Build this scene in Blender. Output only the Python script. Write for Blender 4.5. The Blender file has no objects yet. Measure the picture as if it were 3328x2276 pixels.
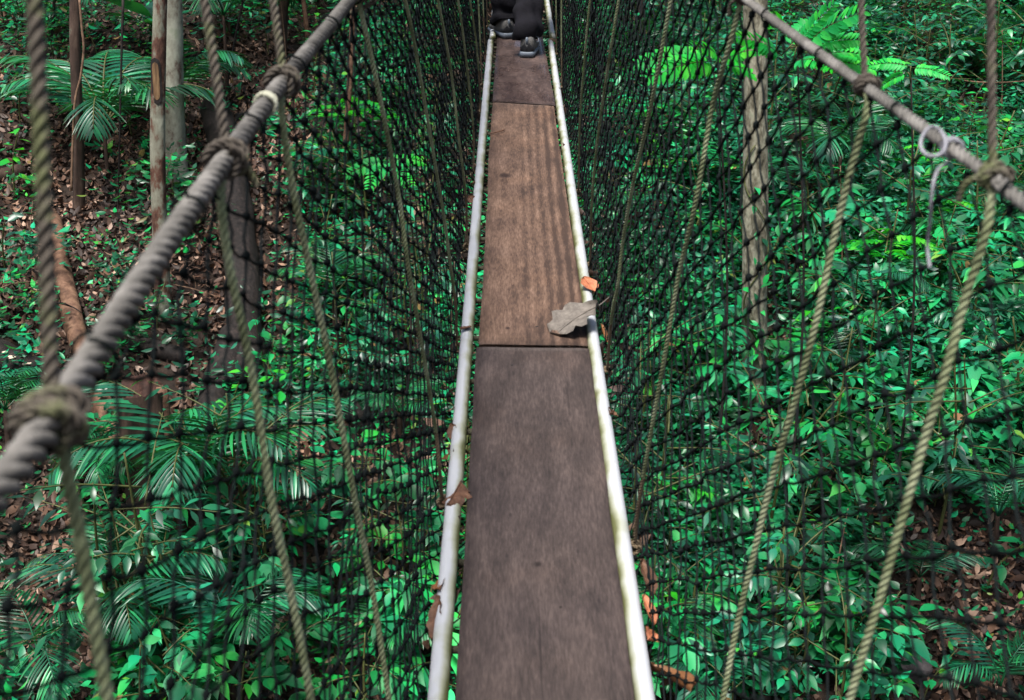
import bpy, bmesh, math, random
import numpy as np
from mathutils import Matrix, Vector
rng = np.random.default_rng(7); random.seed(7)
R = math.radians
scene = bpy.context.scene
C = scene.collection

# ------------------------------------------------------------------ camera, sky, sun, exposure
F = 3868.0; PW, PH = 3328.0, 2276.0                 # focal length and photograph size in photo pixels
PHI = R(14.0)                                       # the bridge climbs away from the camera
TH = math.atan((1138 + 727) / F)                    # view direction against the bridge deck
PITCH = TH - PHI
HB = 1.4056                                         # camera above the ladder rails
CAM = np.array([0.0, 0.0, 6.0])
cam = bpy.data.cameras.new('camera'); camo = bpy.data.objects.new('camera', cam); C.objects.link(camo)
camo.location = CAM; camo.rotation_euler = (R(90) - PITCH, 0, 0)
cam.sensor_width = 36; cam.lens = F / PW * 36; cam.clip_end = 600; cam.clip_start = 0.05
cam.dof.use_dof = True; cam.dof.focus_distance = 7.5; cam.dof.aperture_fstop = 10.0
scene.camera = camo
SUN_EL, SUN_AZ = 62.0, 200.0
w = bpy.data.worlds.new('World'); scene.world = w; w.use_nodes = True
wn = w.node_tree.nodes; wl = w.node_tree.links
sky = wn.new('ShaderNodeTexSky'); sky.sky_type = 'NISHITA'; sky.sun_disc = False
sky.sun_elevation = R(SUN_EL); sky.sun_rotation = R(SUN_AZ); sky.air_density = 1.0; sky.dust_density = 4.0; sky.ozone_density = 1.0
wl.new(sky.outputs[0], wn['Background'].inputs[0]); wn['Background'].inputs[1].default_value = 0.058
sun = bpy.data.lights.new('sun', 'SUN'); sun.energy = 2.7; sun.angle = R(18); sun.color = (1, .96, .9)
suno = bpy.data.objects.new('sun', sun); C.objects.link(suno)
az = R(SUN_AZ); sd = Vector((math.sin(az) * math.cos(R(SUN_EL)), math.cos(az) * math.cos(R(SUN_EL)), math.sin(R(SUN_EL))))
suno.rotation_euler = sd.to_track_quat('Z', 'Y').to_euler(); suno.location = (0, -10, 40)
scene.view_settings.view_transform = 'Standard'; scene.view_settings.look = 'None'
scene.view_settings.exposure = 1.64; scene.view_settings.gamma = 1.0
scene.cycles.use_denoising = True; scene.cycles.max_bounces = 5; scene.cycles.diffuse_bounces = 1; scene.cycles.transparent_max_bounces = 4

# ------------------------------------------------------------------ picking
cp, sp = math.cos(PITCH), math.sin(PITCH)
cphi, sphi = math.cos(PHI), math.sin(PHI)
def ray(px, py):
    a = (px - PW / 2) / F; b = -(py - PH / 2) / F
    return np.array([a, cp + b * sp, -sp + b * cp])
def b2w(p):                                         # bridge frame (x, along, up from rails) -> world
    p = np.asarray(p, float); y = p[..., 1]; z = p[..., 2] - HB
    return np.stack([p[..., 0], y * cphi - z * sphi, y * sphi + z * cphi + CAM[2]], -1)
def w2b(p):
    p = np.asarray(p, float); y = p[..., 1]; z = p[..., 2] - CAM[2]
    return np.stack([p[..., 0], y * cphi + z * sphi, -y * sphi + z * cphi + HB], -1)
def deck(px, py, zb=0.0):                           # pixel -> point of the bridge frame at height zb
    d = ray(px, py); db = np.array([d[0], d[1] * cphi + d[2] * sphi, -d[1] * sphi + d[2] * cphi])
    t = (zb - HB) / db[2]; return np.array([0, 0, HB]) + t * db
def at_y(px, py, y):
    d = ray(px, py); return CAM + d * (y / d[1])
def terrain(x, y):
    x = np.asarray(x, float); y = np.asarray(y, float)
    s = np.clip(y - 8.5, 0, None); s2 = np.clip(y - 40, 0, None)
    z = 0.62 * (np.sqrt(s * s + 2.25) - 1.5) - 0.60 * (np.sqrt(s2 * s2 + 36) - 6)
    z = z + 0.25 * np.sin(.55 * x + .3 * y + 1) + .18 * np.sin(1.1 * x - .8 * y) + .07 * np.sin(2.3 * x + 1.9 * y + 2) + .03 * np.sin(5.1 * x - 4.3 * y)
    z = z - .035 * np.clip(x, -8, 8) + 0.012 * np.clip(np.abs(x) - 12, 0, 60)
    return z + 0.35
def on_ground(px, py, t0=4.0, t1=120.0):
    d = ray(px, py); t = np.linspace(t0, t1, 2400); P = CAM + t[:, None] * d
    below = P[:, 2] < terrain(P[:, 0], P[:, 1]); i = int(np.argmax(below))
    if not below.any(): i = len(t) - 1
    lo, hi = t[max(i - 1, 0)], t[i]
    for _ in range(18):
        m = .5 * (lo + hi); p = CAM + m * d
        if p[2] < terrain(p[0], p[1]): hi = m
        else: lo = m
    return CAM + hi * d
def to_px(P):
    P = np.asarray(P, float) - CAM
    zc = P[..., 1] * cp - P[..., 2] * sp; yc = P[..., 1] * sp + P[..., 2] * cp
    return PW / 2 + F * P[..., 0] / zc, PH / 2 - F * yc / zc, zc

# ------------------------------------------------------------------ mesh helpers
def mesh(name, V, F4, mat=None, smooth=True):
    V = np.asarray(V, np.float32).reshape(-1, 3); F4 = np.asarray(F4, np.int32)
    me = bpy.data.meshes.new(name); n, k = F4.shape
    me.vertices.add(len(V)); me.vertices.foreach_set('co', V.ravel())
    me.loops.add(n * k); me.loops.foreach_set('vertex_index', F4.ravel())
    me.polygons.add(n); me.polygons.foreach_set('loop_start', np.arange(n, dtype=np.int32) * k)
    me.update(calc_edges=True)
    if smooth: me.polygons.foreach_set('use_smooth', np.ones(n, bool))
    if mat: me.materials.append(mat)
    return me
def obj(name, me, parent=None, mw=None):
    o = bpy.data.objects.new(name, me); C.objects.link(o)
    if parent is not None: o.parent = parent
    if mw is not None: o.matrix_basis = mw
    return o
def tag(o, label=None, cat=None, group=None, kind=None):
    if label: o['label'] = label
    if cat: o['category'] = cat
    if group: o['group'] = group
    if kind: o['kind'] = kind
    return o
def thing(name, label, cat, loc=(0, 0, 0), group=None, mw=None):
    o = bpy.data.objects.new(name, None); C.objects.link(o); o.empty_display_size = .1
    if mw is not None: o.matrix_basis = mw
    else: o.location = loc
    return tag(o, label, cat, group)
class MB:                                           # collects verts and quads (tris as degenerate-free separate)
    def __init__(s): s.V = []; s.Q = []; s.n = 0
    def add(s, V, Q):
        V = np.asarray(V, float).reshape(-1, 3); Q = np.asarray(Q, int)
        s.V.append(V); s.Q.append(Q + s.n); s.n += len(V)
    def mesh(s, name, mat, smooth=True): return mesh(name, np.concatenate(s.V), np.concatenate(s.Q), mat, smooth)
def frames(P):
    P = np.asarray(P, float); T = np.gradient(P, axis=0); T /= np.linalg.norm(T, axis=1)[:, None] + 1e-12
    a = np.array([0, 0, 1.]) if abs(T[0][2]) < .9 else np.array([1., 0, 0])
    N = np.zeros_like(P); n = a - T[0] * a.dot(T[0]); n /= np.linalg.norm(n); N[0] = n
    for i in range(1, len(P)):
        n = n - T[i] * n.dot(T[i]); n /= np.linalg.norm(n) + 1e-12; N[i] = n
    return T, N, np.cross(T, N)
def grid_quads(nr, ns, closed=True):
    i = np.arange(nr - 1)[:, None]; j = np.arange(ns if closed else ns - 1)[None, :]; j2 = (j + 1) % ns
    return np.stack([i * ns + j, i * ns + j2, (i + 1) * ns + j2, (i + 1) * ns + j], -1).reshape(-1, 4)
def resample(P, step):
    P = np.asarray(P, float); L = np.r_[0, np.cumsum(np.linalg.norm(np.diff(P, axis=0), axis=1))]
    n = max(2, int(L[-1] / step) + 1); t = np.linspace(0, L[-1], n)
    return np.stack([np.interp(t, L, P[:, k]) for k in range(3)], -1), t
def smooth_path(P, n=24):                           # Catmull-Rom
    P = np.asarray(P, float); Q = np.vstack([2 * P[0] - P[1], P, 2 * P[-1] - P[-2]]); out = []
    for i in range(1, len(Q) - 2):
        t = np.linspace(0, 1, n, endpoint=False)[:, None]; a, b, c, d = Q[i - 1], Q[i], Q[i + 1], Q[i + 2]
        out.append(.5 * ((2 * b) + (c - a) * t + (2 * a - 5 * b + 4 * c - d) * t ** 2 + (3 * b - a - 3 * c + d) * t ** 3))
    return np.vstack(out + [P[-1:]])
def tube(P, r, ns=8, cap=True, lump=0.0, ell=None):
    """tapered tube; r scalar or per point; returns V, quads"""
    P = np.asarray(P, float); n = len(P); r = np.broadcast_to(np.asarray(r, float), (n,))
    T, N, B = frames(P); a = np.linspace(0, 2 * np.pi, ns, endpoint=False)
    rr = r[:, None] * np.ones(ns)
    if lump:
        rr = rr * (1 + lump * (np.sin(a * 2 + np.arange(n)[:, None] * .9) * .5 + np.sin(a * 3 - np.arange(n)[:, None] * .57 + 1.3) * .5 + rng.normal(0, .35, (n, ns))))
    V = P[:, None, :] + rr[..., None] * (np.cos(a)[None, :, None] * N[:, None, :] + np.sin(a)[None, :, None] * B[:, None, :])
    V = V.reshape(-1, 3); Q = grid_quads(n, ns)
    if cap:
        V = np.vstack([V, P[0], P[-1]]); c0, c1 = n * ns, n * ns + 1; k = np.arange(0, ns, 2)
        Q = np.vstack([Q, np.stack([np.full(len(k), c0), (k + 2) % ns, (k + 1) % ns, k], -1), np.stack([np.full(len(k), c1), (n - 1) * ns + k, (n - 1) * ns + (k + 1) % ns, (n - 1) * ns + (k + 2) % ns], -1)])
    return V, Q
def rope(P, rad, pitch, ns=7, step=None, fuzz=.04):
    """laid rope: three strands twisted round each other"""
    Pr, t = resample(P, step or pitch / 9); T, N, B = frames(Pr); a = np.linspace(0, 2 * np.pi, ns, endpoint=False); Vs = []; Qs = []
    for k in range(3):
        ph = 2 * np.pi * t / pitch + k * 2.0944; c = Pr + .54 * rad * (np.cos(ph)[:, None] * N + np.sin(ph)[:, None] * B); rr = .475 * rad * (1 + fuzz * rng.normal(0, 1, (len(Pr), ns)))
        V = c[:, None, :] + rr[..., None] * (np.cos(a)[None, :, None] * N[:, None, :] + np.sin(a)[None, :, None] * B[:, None, :]); Vs.append(V.reshape(-1, 3)); Qs.append(grid_quads(len(Pr), ns) + k * len(Pr) * ns)
    return np.vstack(Vs), np.vstack(Qs)
def box(cx, cy, cz, sx, sy, sz):
    v = np.array([[x, y, z] for z in (-.5, .5) for y in (-.5, .5) for x in (-.5, .5)]) * (sx, sy, sz) + (cx, cy, cz)
    return v, np.array([[0, 2, 3, 1], [4, 5, 7, 6], [0, 1, 5, 4], [2, 6, 7, 3], [0, 4, 6, 2], [1, 3, 7, 5]])

# ------------------------------------------------------------------ materials
def newmat(name):
    m = bpy.data.materials.new(name); m.use_nodes = True; nt = m.node_tree; return m, nt.nodes, nt.links, nt.nodes['Principled BSDF']
def ramp(n, stops):
    r = n.new('ShaderNodeValToRGB'); e = r.color_ramp.elements
    while len(e) < len(stops): e.new(.5)
    for k, (p, c) in enumerate(stops): e[k].position = p; e[k].color = (*c, 1)
    return r
def noise_mat(name, stops, scale=8, stretch=(1, 1, 1), detail=6, rough=.8, bump=.3, bscale=None, spec=.3, dist=.0, bd=.01, coord='Object'):
    m, n, l, p = newmat(name); tc = n.new('ShaderNodeTexCoord'); mp = n.new('ShaderNodeMapping'); mp.inputs['Scale'].default_value = stretch
    l.new(tc.outputs[coord], mp.inputs[0]); t = n.new('ShaderNodeTexNoise'); t.inputs['Scale'].default_value = scale; t.inputs['Detail'].default_value = detail; t.inputs['Roughness'].default_value = .65; t.inputs['Distortion'].default_value = dist
    l.new(mp.outputs[0], t.inputs[0]); r = ramp(n, stops); l.new(t.outputs[0], r.inputs[0]); l.new(r.outputs[0], p.inputs['Base Color'])
    p.inputs['Roughness'].default_value = rough; p.inputs['Specular IOR Level'].default_value = spec
    if bump:
        t2 = n.new('ShaderNodeTexNoise'); t2.inputs['Scale'].default_value = bscale or scale * 3; t2.inputs['Detail'].default_value = 8; l.new(mp.outputs[0], t2.inputs[0])
        b = n.new('ShaderNodeBump'); b.inputs['Strength'].default_value = bump; b.inputs['Distance'].default_value = bd; l.new(t2.outputs[0], b.inputs['Height']); l.new(b.outputs[0], p.inputs['Normal'])
    return m
def leaf_mat(name, stops, rough=.42, trans=.2, spec=.28, tcol=(.05, .32, .04)):
    m, n, l, p = newmat(name); g = n.new('ShaderNodeNewGeometry'); oi = n.new('ShaderNodeObjectInfo')
    ad = n.new('ShaderNodeMath'); ad.operation = 'ADD'; l.new(g.outputs['Random Per Island'], ad.inputs[0]); l.new(oi.outputs['Random'], ad.inputs[1])
    fr = n.new('ShaderNodeMath'); fr.operation = 'FRACT'; l.new(ad.outputs[0], fr.inputs[0])
    r = ramp(n, stops); l.new(fr.outputs[0], r.inputs[0])
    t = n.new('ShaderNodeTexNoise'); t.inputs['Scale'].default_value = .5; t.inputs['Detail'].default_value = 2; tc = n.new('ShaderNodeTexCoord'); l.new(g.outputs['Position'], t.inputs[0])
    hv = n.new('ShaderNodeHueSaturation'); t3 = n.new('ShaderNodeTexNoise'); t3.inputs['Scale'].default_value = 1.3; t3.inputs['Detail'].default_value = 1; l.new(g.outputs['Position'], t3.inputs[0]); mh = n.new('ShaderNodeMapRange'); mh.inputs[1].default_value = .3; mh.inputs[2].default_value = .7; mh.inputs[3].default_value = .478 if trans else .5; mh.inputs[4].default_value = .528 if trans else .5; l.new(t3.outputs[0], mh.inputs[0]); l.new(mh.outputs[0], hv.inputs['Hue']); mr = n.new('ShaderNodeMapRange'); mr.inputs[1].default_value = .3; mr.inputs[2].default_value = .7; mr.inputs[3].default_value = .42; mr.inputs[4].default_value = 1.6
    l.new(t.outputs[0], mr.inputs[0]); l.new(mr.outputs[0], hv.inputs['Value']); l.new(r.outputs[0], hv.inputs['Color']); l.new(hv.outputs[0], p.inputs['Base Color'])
    p.inputs['Roughness'].default_value = rough; p.inputs['Specular IOR Level'].default_value = spec
    if trans:
        tr = n.new('ShaderNodeBsdfTranslucent'); mx = n.new('ShaderNodeMixShader'); mx.inputs[0].default_value = trans; tr.inputs[0].default_value = (*tcol, 1)
        out = n['Material Output']; l.new(p.outputs[0], mx.inputs[1]); l.new(tr.outputs[0], mx.inputs[2]); l.new(mx.outputs[0], out.inputs[0])
    return m
def flat_mat(name, col, rough=.6, spec=.4, metal=0):
    m, n, l, p = newmat(name); p.inputs['Base Color'].default_value = (*col, 1); p.inputs['Roughness'].default_value = rough; p.inputs['Specular IOR Level'].default_value = spec; p.inputs['Metallic'].default_value = metal; return m

M = {}
M['soil'] = noise_mat('soil', [(.25, (.005, .0035, .0025)), (.5, (.016, .0095, .0065)), (.75, (.04, .022, .014))], 5, detail=9, rough=.9, bump=.8, bscale=14, bd=.05)
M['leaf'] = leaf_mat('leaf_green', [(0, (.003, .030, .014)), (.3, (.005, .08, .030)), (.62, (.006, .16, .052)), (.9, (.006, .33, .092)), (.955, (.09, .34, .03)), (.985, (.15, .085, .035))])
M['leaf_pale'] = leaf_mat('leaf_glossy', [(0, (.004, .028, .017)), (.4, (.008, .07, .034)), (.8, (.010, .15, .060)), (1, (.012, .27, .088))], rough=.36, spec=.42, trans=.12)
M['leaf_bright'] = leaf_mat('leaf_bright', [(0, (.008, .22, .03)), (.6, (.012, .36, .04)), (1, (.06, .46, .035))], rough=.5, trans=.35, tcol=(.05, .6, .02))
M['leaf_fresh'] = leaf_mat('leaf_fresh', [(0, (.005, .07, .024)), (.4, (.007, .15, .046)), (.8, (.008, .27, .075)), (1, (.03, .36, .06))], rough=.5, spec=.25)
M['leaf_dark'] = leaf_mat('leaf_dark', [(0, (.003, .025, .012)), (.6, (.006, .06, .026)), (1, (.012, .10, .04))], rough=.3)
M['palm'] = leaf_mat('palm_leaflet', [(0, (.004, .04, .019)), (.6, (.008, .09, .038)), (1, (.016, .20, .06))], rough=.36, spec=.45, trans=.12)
M['litter'] = leaf_mat('dead_leaf', [(0, (.010, .006, .0045)), (.35, (.032, .016, .011)), (.65, (.078, .041, .026)), (.88, (.17, .095, .062)), (1, (.34, .23, .17))], rough=.6, trans=0, spec=.4)
M['stem'] = noise_mat('green_stem', [(.3, (.03, .035, .012)), (.7, (.09, .10, .03))], 20, bump=.2, rough=.6)
M['twig'] = noise_mat('twig', [(.3, (.05, .028, .018)), (.7, (.20, .12, .075))], 15, bump=.3)
M['bark_brown'] = noise_mat('bark_brown', [(.3, (.010, .0065, .005)), (.5, (.036, .021, .015)), (.64, (.065, .042, .031)), (.74, (.10, .11, .08))], 7, (1, 1, .35), rough=.85, bump=.7, bscale=18, bd=.02)
M['bark_mottled'] = noise_mat('bark_mottled', [(.38, (.028, .011, .007)), (.46, (.075, .034, .022)), (.53, (.13, .125, .095)), (.7, (.21, .215, .17))], 5, (1, 1, .5), rough=.85, bump=.6, bscale=22, bd=.015)
M['bark_pale'] = noise_mat('bark_pale', [(.36, (.06, .034, .026)), (.45, (.15, .145, .115)), (.6, (.23, .235, .19)), (.8, (.12, .15, .09))], 4, (1, 1, .7), rough=.85, bump=.5, bscale=20, bd=.01)
M['bark_grey'] = noise_mat('bark_grey', [(.30, (.03, .027, .018)), (.45, (.11, .10, .072)), (.58, (.23, .22, .17)), (.74, (.13, .17, .10))], 13, (1, 1, .45), rough=.9, bump=1.0, bscale=26, bd=.02)
M['bark_dark'] = noise_mat('bark_dark', [(.3, (.0025, .0018, .0018)), (.55, (.010, .0068, .0062)), (.72, (.032, .022, .019)), (.84, (.11, .085, .068))], 14, (1, 1, .4), rough=.8, bump=.8, bscale=26, bd=.02)
M['bark_orange'] = noise_mat('bark_orange', [(.3, (.03, .014, .009)), (.5, (.10, .052, .032)), (.72, (.19, .11, .07))], 9, rough=.8, bump=.7, bscale=20, bd=.02)
M['cutwood'] = noise_mat('cut_wood', [(.3, (.008, .004, .003)), (.55, (.032, .013, .009)), (.8, (.11, .05, .036))], 12, rough=.85, bump=.6)
M['rock'] = noise_mat('rock', [(.3, (.022, .02, .022)), (.6, (.07, .062, .066)), (.8, (.13, .12, .11))], 7, rough=.75, bump=.8, bscale=25, bd=.02)
M['handrope'] = noise_mat('hand_rope', [(.3, (.046, .043, .039)), (.5, (.105, .099, .091)), (.68, (.19, .18, .168)), (.85, (.115, .125, .07))], 18, rough=.9, bump=.5, bscale=160, bd=.003)
M['hanger'] = noise_mat('hanger_rope', [(.3, (.075, .09, .04)), (.48, (.165, .19, .10)), (.64, (.27, .295, .185)), (.8, (.18, .235, .105))], 13, rough=.92, bump=.4, bscale=200, bd=.002)
M['hanger_top'] = noise_mat('hanger_rope_upper', [(.3, (.035, .028, .024)), (.5, (.085, .072, .058)), (.62, (.09, .10, .045)), (.78, (.17, .155, .12))], 22, rough=.92, bump=.4, bscale=200, bd=.002)
M['hanger_low'] = noise_mat('hanger_rope_lower', [(.3, (.07, .05, .03)), (.6, (.16, .12, .075)), (.8, (.26, .20, .12))], 14, rough=.92, bump=.4, bscale=200, bd=.002)
M['net'] = noise_mat('net_twine', [(.3, (.0012, .0018, .002)), (.7, (.006, .009, .009))], 40, rough=.9, bump=.3, bscale=300, bd=.001, spec=.08)
M['net_grey'] = noise_mat('net_twine_grey', [(.3, (.0025, .004, .0045)), (.7, (.010, .014, .0145))], 40, rough=.9, bump=.3, bscale=300, bd=.001, spec=.1)
M['cord'] = noise_mat('white_cord', [(.3, (.17, .17, .19)), (.7, (.32, .32, .36))], 60, rough=.95, bump=.5, bscale=300, bd=.002)
M['steel'] = flat_mat('steel_cable', (.3, .3, .3), .4, metal=1)
def rail_mat():
    m, n, l, p = newmat('white_rail'); tc = n.new('ShaderNodeTexCoord')
    t = n.new('ShaderNodeTexNoise'); t.inputs['Scale'].default_value = 10; t.inputs['Detail'].default_value = 7; l.new(tc.outputs['Object'], t.inputs[0])
    at = n.new('ShaderNodeAttribute'); at.attribute_name = 'algae'
    ad = n.new('ShaderNodeMath'); ad.operation = 'MULTIPLY_ADD'; l.new(t.outputs[0], ad.inputs[0]); ad.inputs[1].default_value = 1.1; l.new(at.outputs['Fac'], ad.inputs[2])
    r = ramp(n, [(.58, (.37, .385, .41)), (.78, (.26, .27, .20)), (.95, (.10, .105, .04))]); 
    mr = n.new('ShaderNodeMath'); mr.operation = 'MULTIPLY'; mr.inputs[1].default_value = .72; l.new(ad.outputs[0], mr.inputs[0]); l.new(mr.outputs[0], r.inputs[0])
    l.new(r.outputs[0], p.inputs['Base Color']); p.inputs['Roughness'].default_value = .45
    b = n.new('ShaderNodeBump'); b.inputs['Strength'].default_value = .15; b.inputs['Distance'].default_value = .003; l.new(t.outputs[0], b.inputs['Height']); l.new(b.outputs[0], p.inputs['Normal'])
    return m
M['rail'] = rail_mat(); M['rung'] = noise_mat('dirty_rung', [(.3, (.02, .02, .012)), (.7, (.09, .09, .06))], 30, rough=.8)
def wood_mat(name, c0, c1, c2, stripes=0.0, wet=0.0, seed=0, knots=None):
    m, n, l, p = newmat(name); tc = n.new('ShaderNodeTexCoord'); mp = n.new('ShaderNodeMapping'); mp.inputs['Scale'].default_value = (1, .15, 1); mp.inputs['Location'].default_value = (seed, seed * .37, 0)
    l.new(tc.outputs['Object'], mp.inputs[0])
    g = n.new('ShaderNodeTexNoise'); g.inputs['Scale'].default_value = 200; g.inputs['Detail'].default_value = 8; g.inputs['Roughness'].default_value = .7; l.new(mp.outputs[0], g.inputs[0])
    mp2 = n.new('ShaderNodeMapping'); mp2.inputs['Scale'].default_value = (1, .25, 1); mp2.inputs['Location'].default_value = (seed * 2.1, seed, 0); l.new(tc.outputs['Object'], mp2.inputs[0])
    q = n.new('ShaderNodeTexNoise'); q.inputs['Scale'].default_value = 22; q.inputs['Detail'].default_value = 9; q.inputs['Roughness'].default_value = .62; l.new(mp2.outputs[0], q.inputs[0])
    mx = n.new('ShaderNodeMath'); mx.operation = 'MULTIPLY_ADD'; mx.inputs[1].default_value = .55; l.new(g.outputs[0], mx.inputs[0])
    sc = n.new('ShaderNodeMath'); sc.operation = 'MULTIPLY'; sc.inputs[1].default_value = .45; l.new(q.outputs[0], sc.inputs[0]); l.new(sc.outputs[0], mx.inputs[2])
    fac = mx.outputs[0]
    if stripes:
        wv = n.new('ShaderNodeTexWave'); wv.wave_type = 'BANDS'; wv.bands_direction = 'X'; wv.inputs['Scale'].default_value = 9; wv.inputs['Distortion'].default_value = 3.5; wv.inputs['Detail'].default_value = 3; wv.inputs['Detail Scale'].default_value = 1.2
        mp3 = n.new('ShaderNodeMapping'); mp3.inputs['Scale'].default_value = (1, .06, 1); l.new(tc.outputs['Object'], mp3.inputs[0]); l.new(mp3.outputs[0], wv.inputs[0])
        sx = n.new('ShaderNodeSeparateXYZ'); l.new(tc.outputs['Object'], sx.inputs[0]); mr = n.new('ShaderNodeMapRange'); mr.inputs[1].default_value = -.08; mr.inputs[2].default_value = .12; mr.inputs[3].default_value = .01; mr.inputs[4].default_value = stripes; l.new(sx.outputs[0], mr.inputs[0])
        mm = n.new('ShaderNodeMath'); mm.operation = 'MULTIPLY'; l.new(wv.outputs['Fac'], mm.inputs[0]); l.new(mr.outputs[0], mm.inputs[1])
        sb = n.new('ShaderNodeMath'); sb.operation = 'SUBTRACT'; l.new(fac, sb.inputs[0]); l.new(mm.outputs[0], sb.inputs[1]); fac = sb.outputs[0]
    r = ramp(n, [(.36, c0), (.5, c1), (.62, c2)]); l.new(fac, r.inputs[0])
    sp_ = n.new('ShaderNodeTexVoronoi'); sp_.inputs['Scale'].default_value = 26; mpv = n.new('ShaderNodeMapping'); mpv.inputs['Scale'].default_value = (1, .45, 1); mpv.inputs['Location'].default_value = (seed, 0, 0); l.new(tc.outputs['Object'], mpv.inputs[0]); l.new(mpv.outputs[0], sp_.inputs[0])
    rs = ramp(n, [(.05, (.45, .42, .45)), (.12, (1, 1, 1))]); l.new(sp_.outputs['Distance'], rs.inputs[0])
    mu = n.new('ShaderNodeMix'); mu.data_type = 'RGBA'; mu.blend_type = 'MULTIPLY'; mu.inputs[0].default_value = .7; l.new(r.outputs[0], mu.inputs[6]); l.new(rs.outputs[0], mu.inputs[7])
    big = n.new('ShaderNodeTexNoise'); big.inputs['Scale'].default_value = 3.2; big.inputs['Detail'].default_value = 5; l.new(tc.outputs['Object'], big.inputs[0])
    rb = ramp(n, [(.33, (.80, .80, .84)), (.55, (1, 1, 1)), (.7, (1.0, .94, .89))]); l.new(big.outputs[0], rb.inputs[0])
    mu2 = n.new('ShaderNodeMix'); mu2.data_type = 'RGBA'; mu2.blend_type = 'MULTIPLY'; mu2.inputs[0].default_value = 1; l.new(mu.outputs[2], mu2.inputs[6]); l.new(rb.outputs[0], mu2.inputs[7])
    ck = n.new('ShaderNodeTexNoise'); ck.inputs['Scale'].default_value = 55; ck.inputs['Detail'].default_value = 3; mpc = n.new('ShaderNodeMapping'); mpc.inputs['Scale'].default_value = (1, .022, 1); mpc.inputs['Location'].default_value = (seed * 3, seed, 0); l.new(tc.outputs['Object'], mpc.inputs[0]); l.new(mpc.outputs[0], ck.inputs[0])
    rc = ramp(n, [(.26, (.40, .37, .37)), (.32, (1, 1, 1))]); l.new(ck.outputs[0], rc.inputs[0]); mu3 = n.new('ShaderNodeMix'); mu3.data_type = 'RGBA'; mu3.blend_type = 'MULTIPLY'; mu3.inputs[0].default_value = .85; l.new(mu2.outputs[2], mu3.inputs[6]); l.new(rc.outputs[0], mu3.inputs[7]); mu2 = mu3
    if knots:
        for kx, ky, kr in knots:
            vd = n.new('ShaderNodeVectorMath'); vd.operation = 'DISTANCE'; sc2 = n.new('ShaderNodeMapping'); sc2.inputs['Scale'].default_value = (1, .7, 0); l.new(tc.outputs['Object'], sc2.inputs[0]); l.new(sc2.outputs[0], vd.inputs[0]); vd.inputs[1].default_value = (kx, ky * .7, 0)
            dv_ = n.new('ShaderNodeMath'); dv_.operation = 'DIVIDE'; l.new(vd.outputs['Value'], dv_.inputs[0]); dv_.inputs[1].default_value = kr; rk = ramp(n, [(.35, (.22, .17, .16)), (1.0, (1, 1, 1))]); l.new(dv_.outputs[0], rk.inputs[0])
            mu4 = n.new('ShaderNodeMix'); mu4.data_type = 'RGBA'; mu4.blend_type = 'MULTIPLY'; mu4.inputs[0].default_value = 1; l.new(mu2.outputs[2], mu4.inputs[6]); l.new(rk.outputs[0], mu4.inputs[7]); mu2 = mu4
    l.new(mu2.outputs[2], p.inputs['Base Color'])
    if wet:
        rr = ramp(n, [(.45, (.22, .22, .22)), (.62, (.6, .6, .6))]); l.new(big.outputs[0], rr.inputs[0]); l.new(rr.outputs[0], p.inputs['Roughness'])
    else: p.inputs['Roughness'].default_value = .72
    p.inputs['Specular IOR Level'].default_value = .35
    b = n.new('ShaderNodeBump'); b.inputs['Strength'].default_value = .35; b.inputs['Distance'].default_value = .002; l.new(g.outputs[0], b.inputs['Height']); l.new(b.outputs[0], p.inputs['Normal'])
    return m
M['plank_grey'] = wood_mat('plank_grey_brown', (.0155, .0106, .0095), (.038, .0268, .024), (.069, .050, .0445), seed=1.3, knots=[(-.005, 1.505, .009), (.035, 1.37, .004)])
M['plank_red'] = wood_mat('plank_red_brown', (.036, .020, .0135), (.098, .058, .039), (.175, .11, .077), stripes=.17, seed=4.1, knots=[(-.085, 1.52, .03), (.02, 1.35, .008), (-.07, .1, .008)])
M['plank_wet'] = wood_mat('plank_wet', (.022, .015, .015), (.056, .038, .034), (.10, .07, .062), wet=1, seed=7.7)
M['trouser'] = noise_mat('black_cloth', [(.3, (.0016, .0016, .0032)), (.7, (.0042, .0038, .0072))], 30, rough=.9, bump=.2, spec=.2)
M['shirt'] = flat_mat('grey_shirt', (.12, .13, .15), .9); M['skin'] = flat_mat('skin', (.45, .27, .18), .6); M['hair'] = flat_mat('hair', (.015, .01, .008), .5)
M['shoe_grey'] = noise_mat('shoe_grey', [(.3, (.055, .053, .052)), (.7, (.10, .098, .095))], 60, rough=.8, bump=.2)
M['shoe_black'] = flat_mat('shoe_black', (.005, .0055, .008), .6); M['shoe_sole'] = flat_mat('shoe_sole', (.10, .12, .15), .6); M['outsole'] = flat_mat('outsole', (.02, .018, .018), .8)

# ------------------------------------------------------------------ ground
def axis(dense_lo, dense_hi, step, far_lo, far_hi):
    a = np.arange(dense_lo, dense_hi + 1e-6, step); lo = dense_lo - np.geomspace(step * 1.5, dense_lo - far_lo, 22)[::-1]; hi = dense_hi + np.geomspace(step * 1.5, far_hi - dense_hi, 22)
    return np.r_[lo, a, hi]
gx = axis(-14, 14, .2, -160, 160); gy = axis(4, 36, .2, -60, 260)
GX, GY = np.meshgrid(gx, gy); GZ = terrain(GX, GY) + .02 * rng.normal(0, 1, GX.shape) * ((np.abs(GX) < 14) & (GY > 4) & (GY < 36))
ground = obj('ground', mesh('ground', np.stack([GX, GY, GZ], -1), grid_quads(len(gy), len(gx), False), M['soil'])); tag(ground, kind='structure')

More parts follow.
